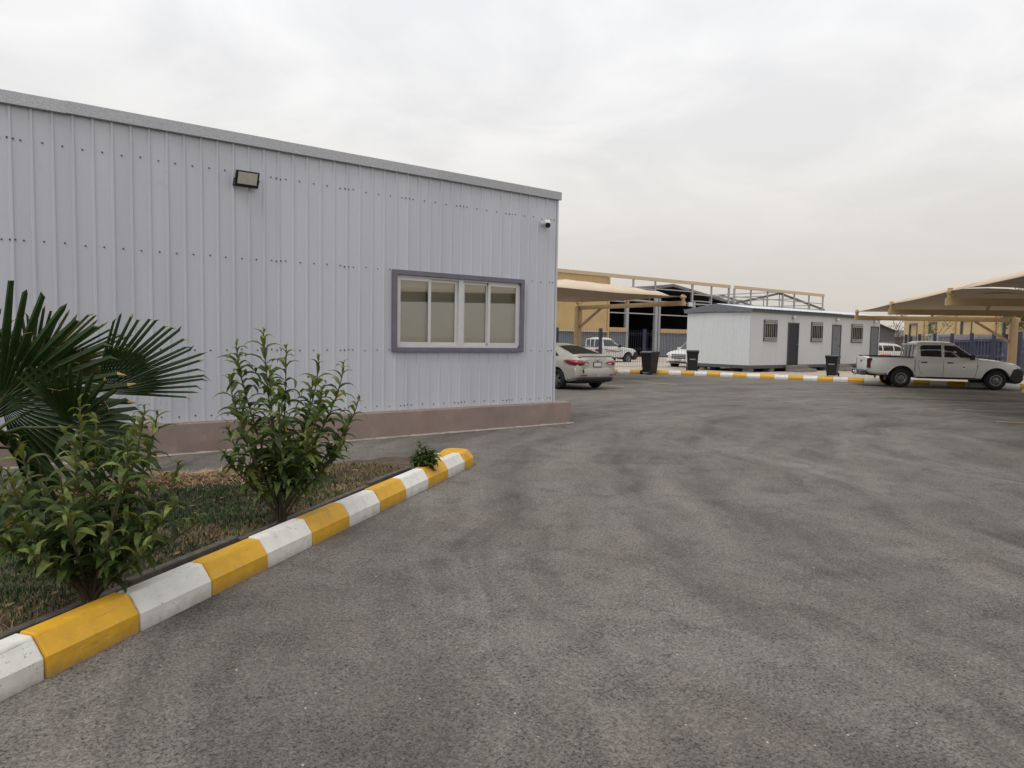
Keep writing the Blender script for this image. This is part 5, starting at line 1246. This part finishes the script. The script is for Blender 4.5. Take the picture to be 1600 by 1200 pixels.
# wheel stops by the right canopy post
for i, (x, y) in enumerate(((28.2, 7.9), (27.2, 7.0))):
    t = thing('wheel_stop', ('concrete wheel stop by the front tyre of the white pickup', 'pale concrete wheel stop at the right edge of the picture')[i], 'wheel stop', (x, y, 0), math.atan2(.587, .81), None)
    mb = MB(); mb.prism([(0, 0), (.25, 0), (.2, .14), (.05, .14)], -.8, .8, 'X'); mb.build('block', WHT, t, bevel=.015)
# orange and white road barrier seen over the pickup bed
t = thing('road_barrier', 'orange plastic road barrier seen over the pickup bed', 'barrier', (48.9, 22.4, 0), R_(-35))
ORG = M('orange_plastic', (.50, .16, .07), .5)
mb = MB(); mb.prism([(-.3, 0), (.3, 0), (.28, .12), (.12, .2), (.08, .9), (-.08, .9), (-.12, .2), (-.28, .12)], -.35, .35, 'X'); mb.build('shell', ORG, t, bevel=.03)
mb = MB(); mb.box(-.36, .36, -.1, .1, .72, .84); mb.build('band', M('barrier_band', (.6, .5, .42), .5), t)
t = thing('road_barrier', 'low dark red plastic barrier seen over the pickup bed', 'barrier', (47.0, 21.9, 0), R_(-38))
mb = MB(); mb.prism([(-.3, 0), (.3, 0), (.28, .12), (.12, .2), (.08, .85), (-.08, .85), (-.12, .2), (-.28, .12)], -1.3, 1.3, 'X'); mb.build('shell', M('red_plastic', (.22, .045, .035), .5), t, bevel=.03)
mb = MB(); mb.box(-1.31, 1.31, -.1, .1, .5, .62); mb.build('band', M('barrier_band', (.6, .5, .42), .5), t)
# blue waste containers and a pale store beyond the right fence
def skip(label, x, y, rz, w, d, h, mat, name='steel_container', ribs=True):
    t = thing(name, label, 'container', (x, y, 0), rz)
    mb = MB(); mb.box(-w / 2, w / 2, 0, d, .1, h); mb.build('shell', mat, t)
    for i in range(int(w / .45) + 1):
        u = -w / 2 + .05 + i * (w - .1) / max(1, int(w / .45)); mb = MB(); mb.box(u - .05, u + .05, -.08, -.001, .12, h - .06); mb.build('rib', mat, t)
    mb = MB(); mb.box(-w / 2 - .03, w / 2 + .03, -.1, .02, h - .12, h + .03); mb.box(-w / 2 - .03, w / 2 + .03, -.1, .02, .08, .2); mb.box(-w / 2 - .03, w / 2 + .03, -.1, .02, h * .5, h * .5 + .1); mb.build('rail', mat, t)
    return t
BL2 = M('blue_container_paint', (.055, .066, .105), .5, var=.35, scale=2, dirt=(.28, .29, .32), dscale=5, dthr=.56)
frz = math.atan2(-.6017, -.7987)
skip('blue ribbed steel container behind the pickup bonnet', 44.6, 14.9, frz, 4.0, 2.2, 1.95, BL2)
skip('blue ribbed steel container behind the pickup windscreen', 48.1, 17.4, frz, 3.2, 2.2, 1.9, BL2)
skip('pale grey corrugated storage box beyond the blue fence', 50.8, 19.5, frz, 2.6, 2.2, 2.25, M('pale_store', (.36, .34, .36), .7, var=.15))
skip('white corrugated storage box beyond the blue fence', 52.6, 21.2, frz, 1.3, 2.2, 2.3, M('white_store', (.60, .59, .57), .7, var=.1))
# maroon kiosk and trees at the far right edge
t = thing('maroon_kiosk', 'maroon kiosk under the tree at the right edge', 'kiosk', (55.0, 16.0, 0), frz)
mb = MB(); mb.box(-2.5, 2.5, 0, 3, 0, 2.0); mb.build('wall', M('maroon', (.10, .025, .035), .6), t); mb = MB(); mb.box(-2.8, 2.8, -.4, 3.2, 2.0, 2.15); mb.build('roof', PLATE, t); mb = MB(); mb.box(-1.6, -.9, -.02, -.001, .9, 1.8); mb.box(-.6, .1, -.02, -.001, .9, 1.8); mb.build('window', PLATE, t)
def tree(name, label, x, y, h, rad, n, mats, seed, trunk=.12, lean=0):
    rg = random.Random(seed); t = thing(name, label, 'tree', (x, y, 0)); mb = MB()
    top = Vector((lean, lean * .4, h * .7)); mb.tube([(0, 0, 0), (lean * .3, 0, h * .35), top], [trunk, trunk * .7, trunk * .3], 7); tips = []
    for i in range(9):
        a = rg.uniform(0, 6.28); z0 = h * rg.uniform(.3, .65); p = Vector((lean * z0 / h, 0, z0)); q = p + Vector((math.cos(a) * rad * rg.uniform(.5, .9), math.sin(a) * rad * rg.uniform(.5, .9), h * rg.uniform(.12, .32))); mb.tube([p, p.lerp(q, .5) + Vector((0, 0, .1)), q], [trunk * .4, trunk * .25, .015], 5); tips.append(q)
    mb.build('trunk', BARK, t, smooth=50); mb = MB()
    tips += [top + Vector((rg.uniform(-.5, .5) * rad, rg.uniform(-.5, .5) * rad, rg.uniform(0, .3) * h)) for _ in range(6)]
    for i in range(n):
        c = rg.choice(tips); p = c + Vector((rg.gauss(0, .3), rg.gauss(0, .3), rg.gauss(0, .24))) * rad * .55; a = rg.uniform(0, 6.28); e_ = rg.uniform(-1, .6); l = rg.uniform(.07, .16); d = Vector((math.cos(a) * math.cos(e_), math.sin(a) * math.cos(e_), math.sin(e_))) * l; s = d.orthogonal().normalized() * l * .3
        mb.add([p, p + d * .5 + s, p + d, p + d * .5 - s], [(0, 1, 2, 3)], rg.randrange(2))
    mb.build('crown', mats, t); return t
tree('roadside_tree', 'dense dark green tree behind the canopy post at the right edge', 51.2, 14.3, 4.9, 2.0, 9000, LG[:2], 21, .16)
tree('thin_tree', 'thin leaning young tree in front of the tan annex', 57.5, 25.4, 4.3, .7, 200, LG[:2], 22, .07, -.9)
tree('thin_tree', 'sparse young tree top above the pale storage box', 52.2, 20.6, 3.5, .9, 320, LG[:2], 23, .05, .2)
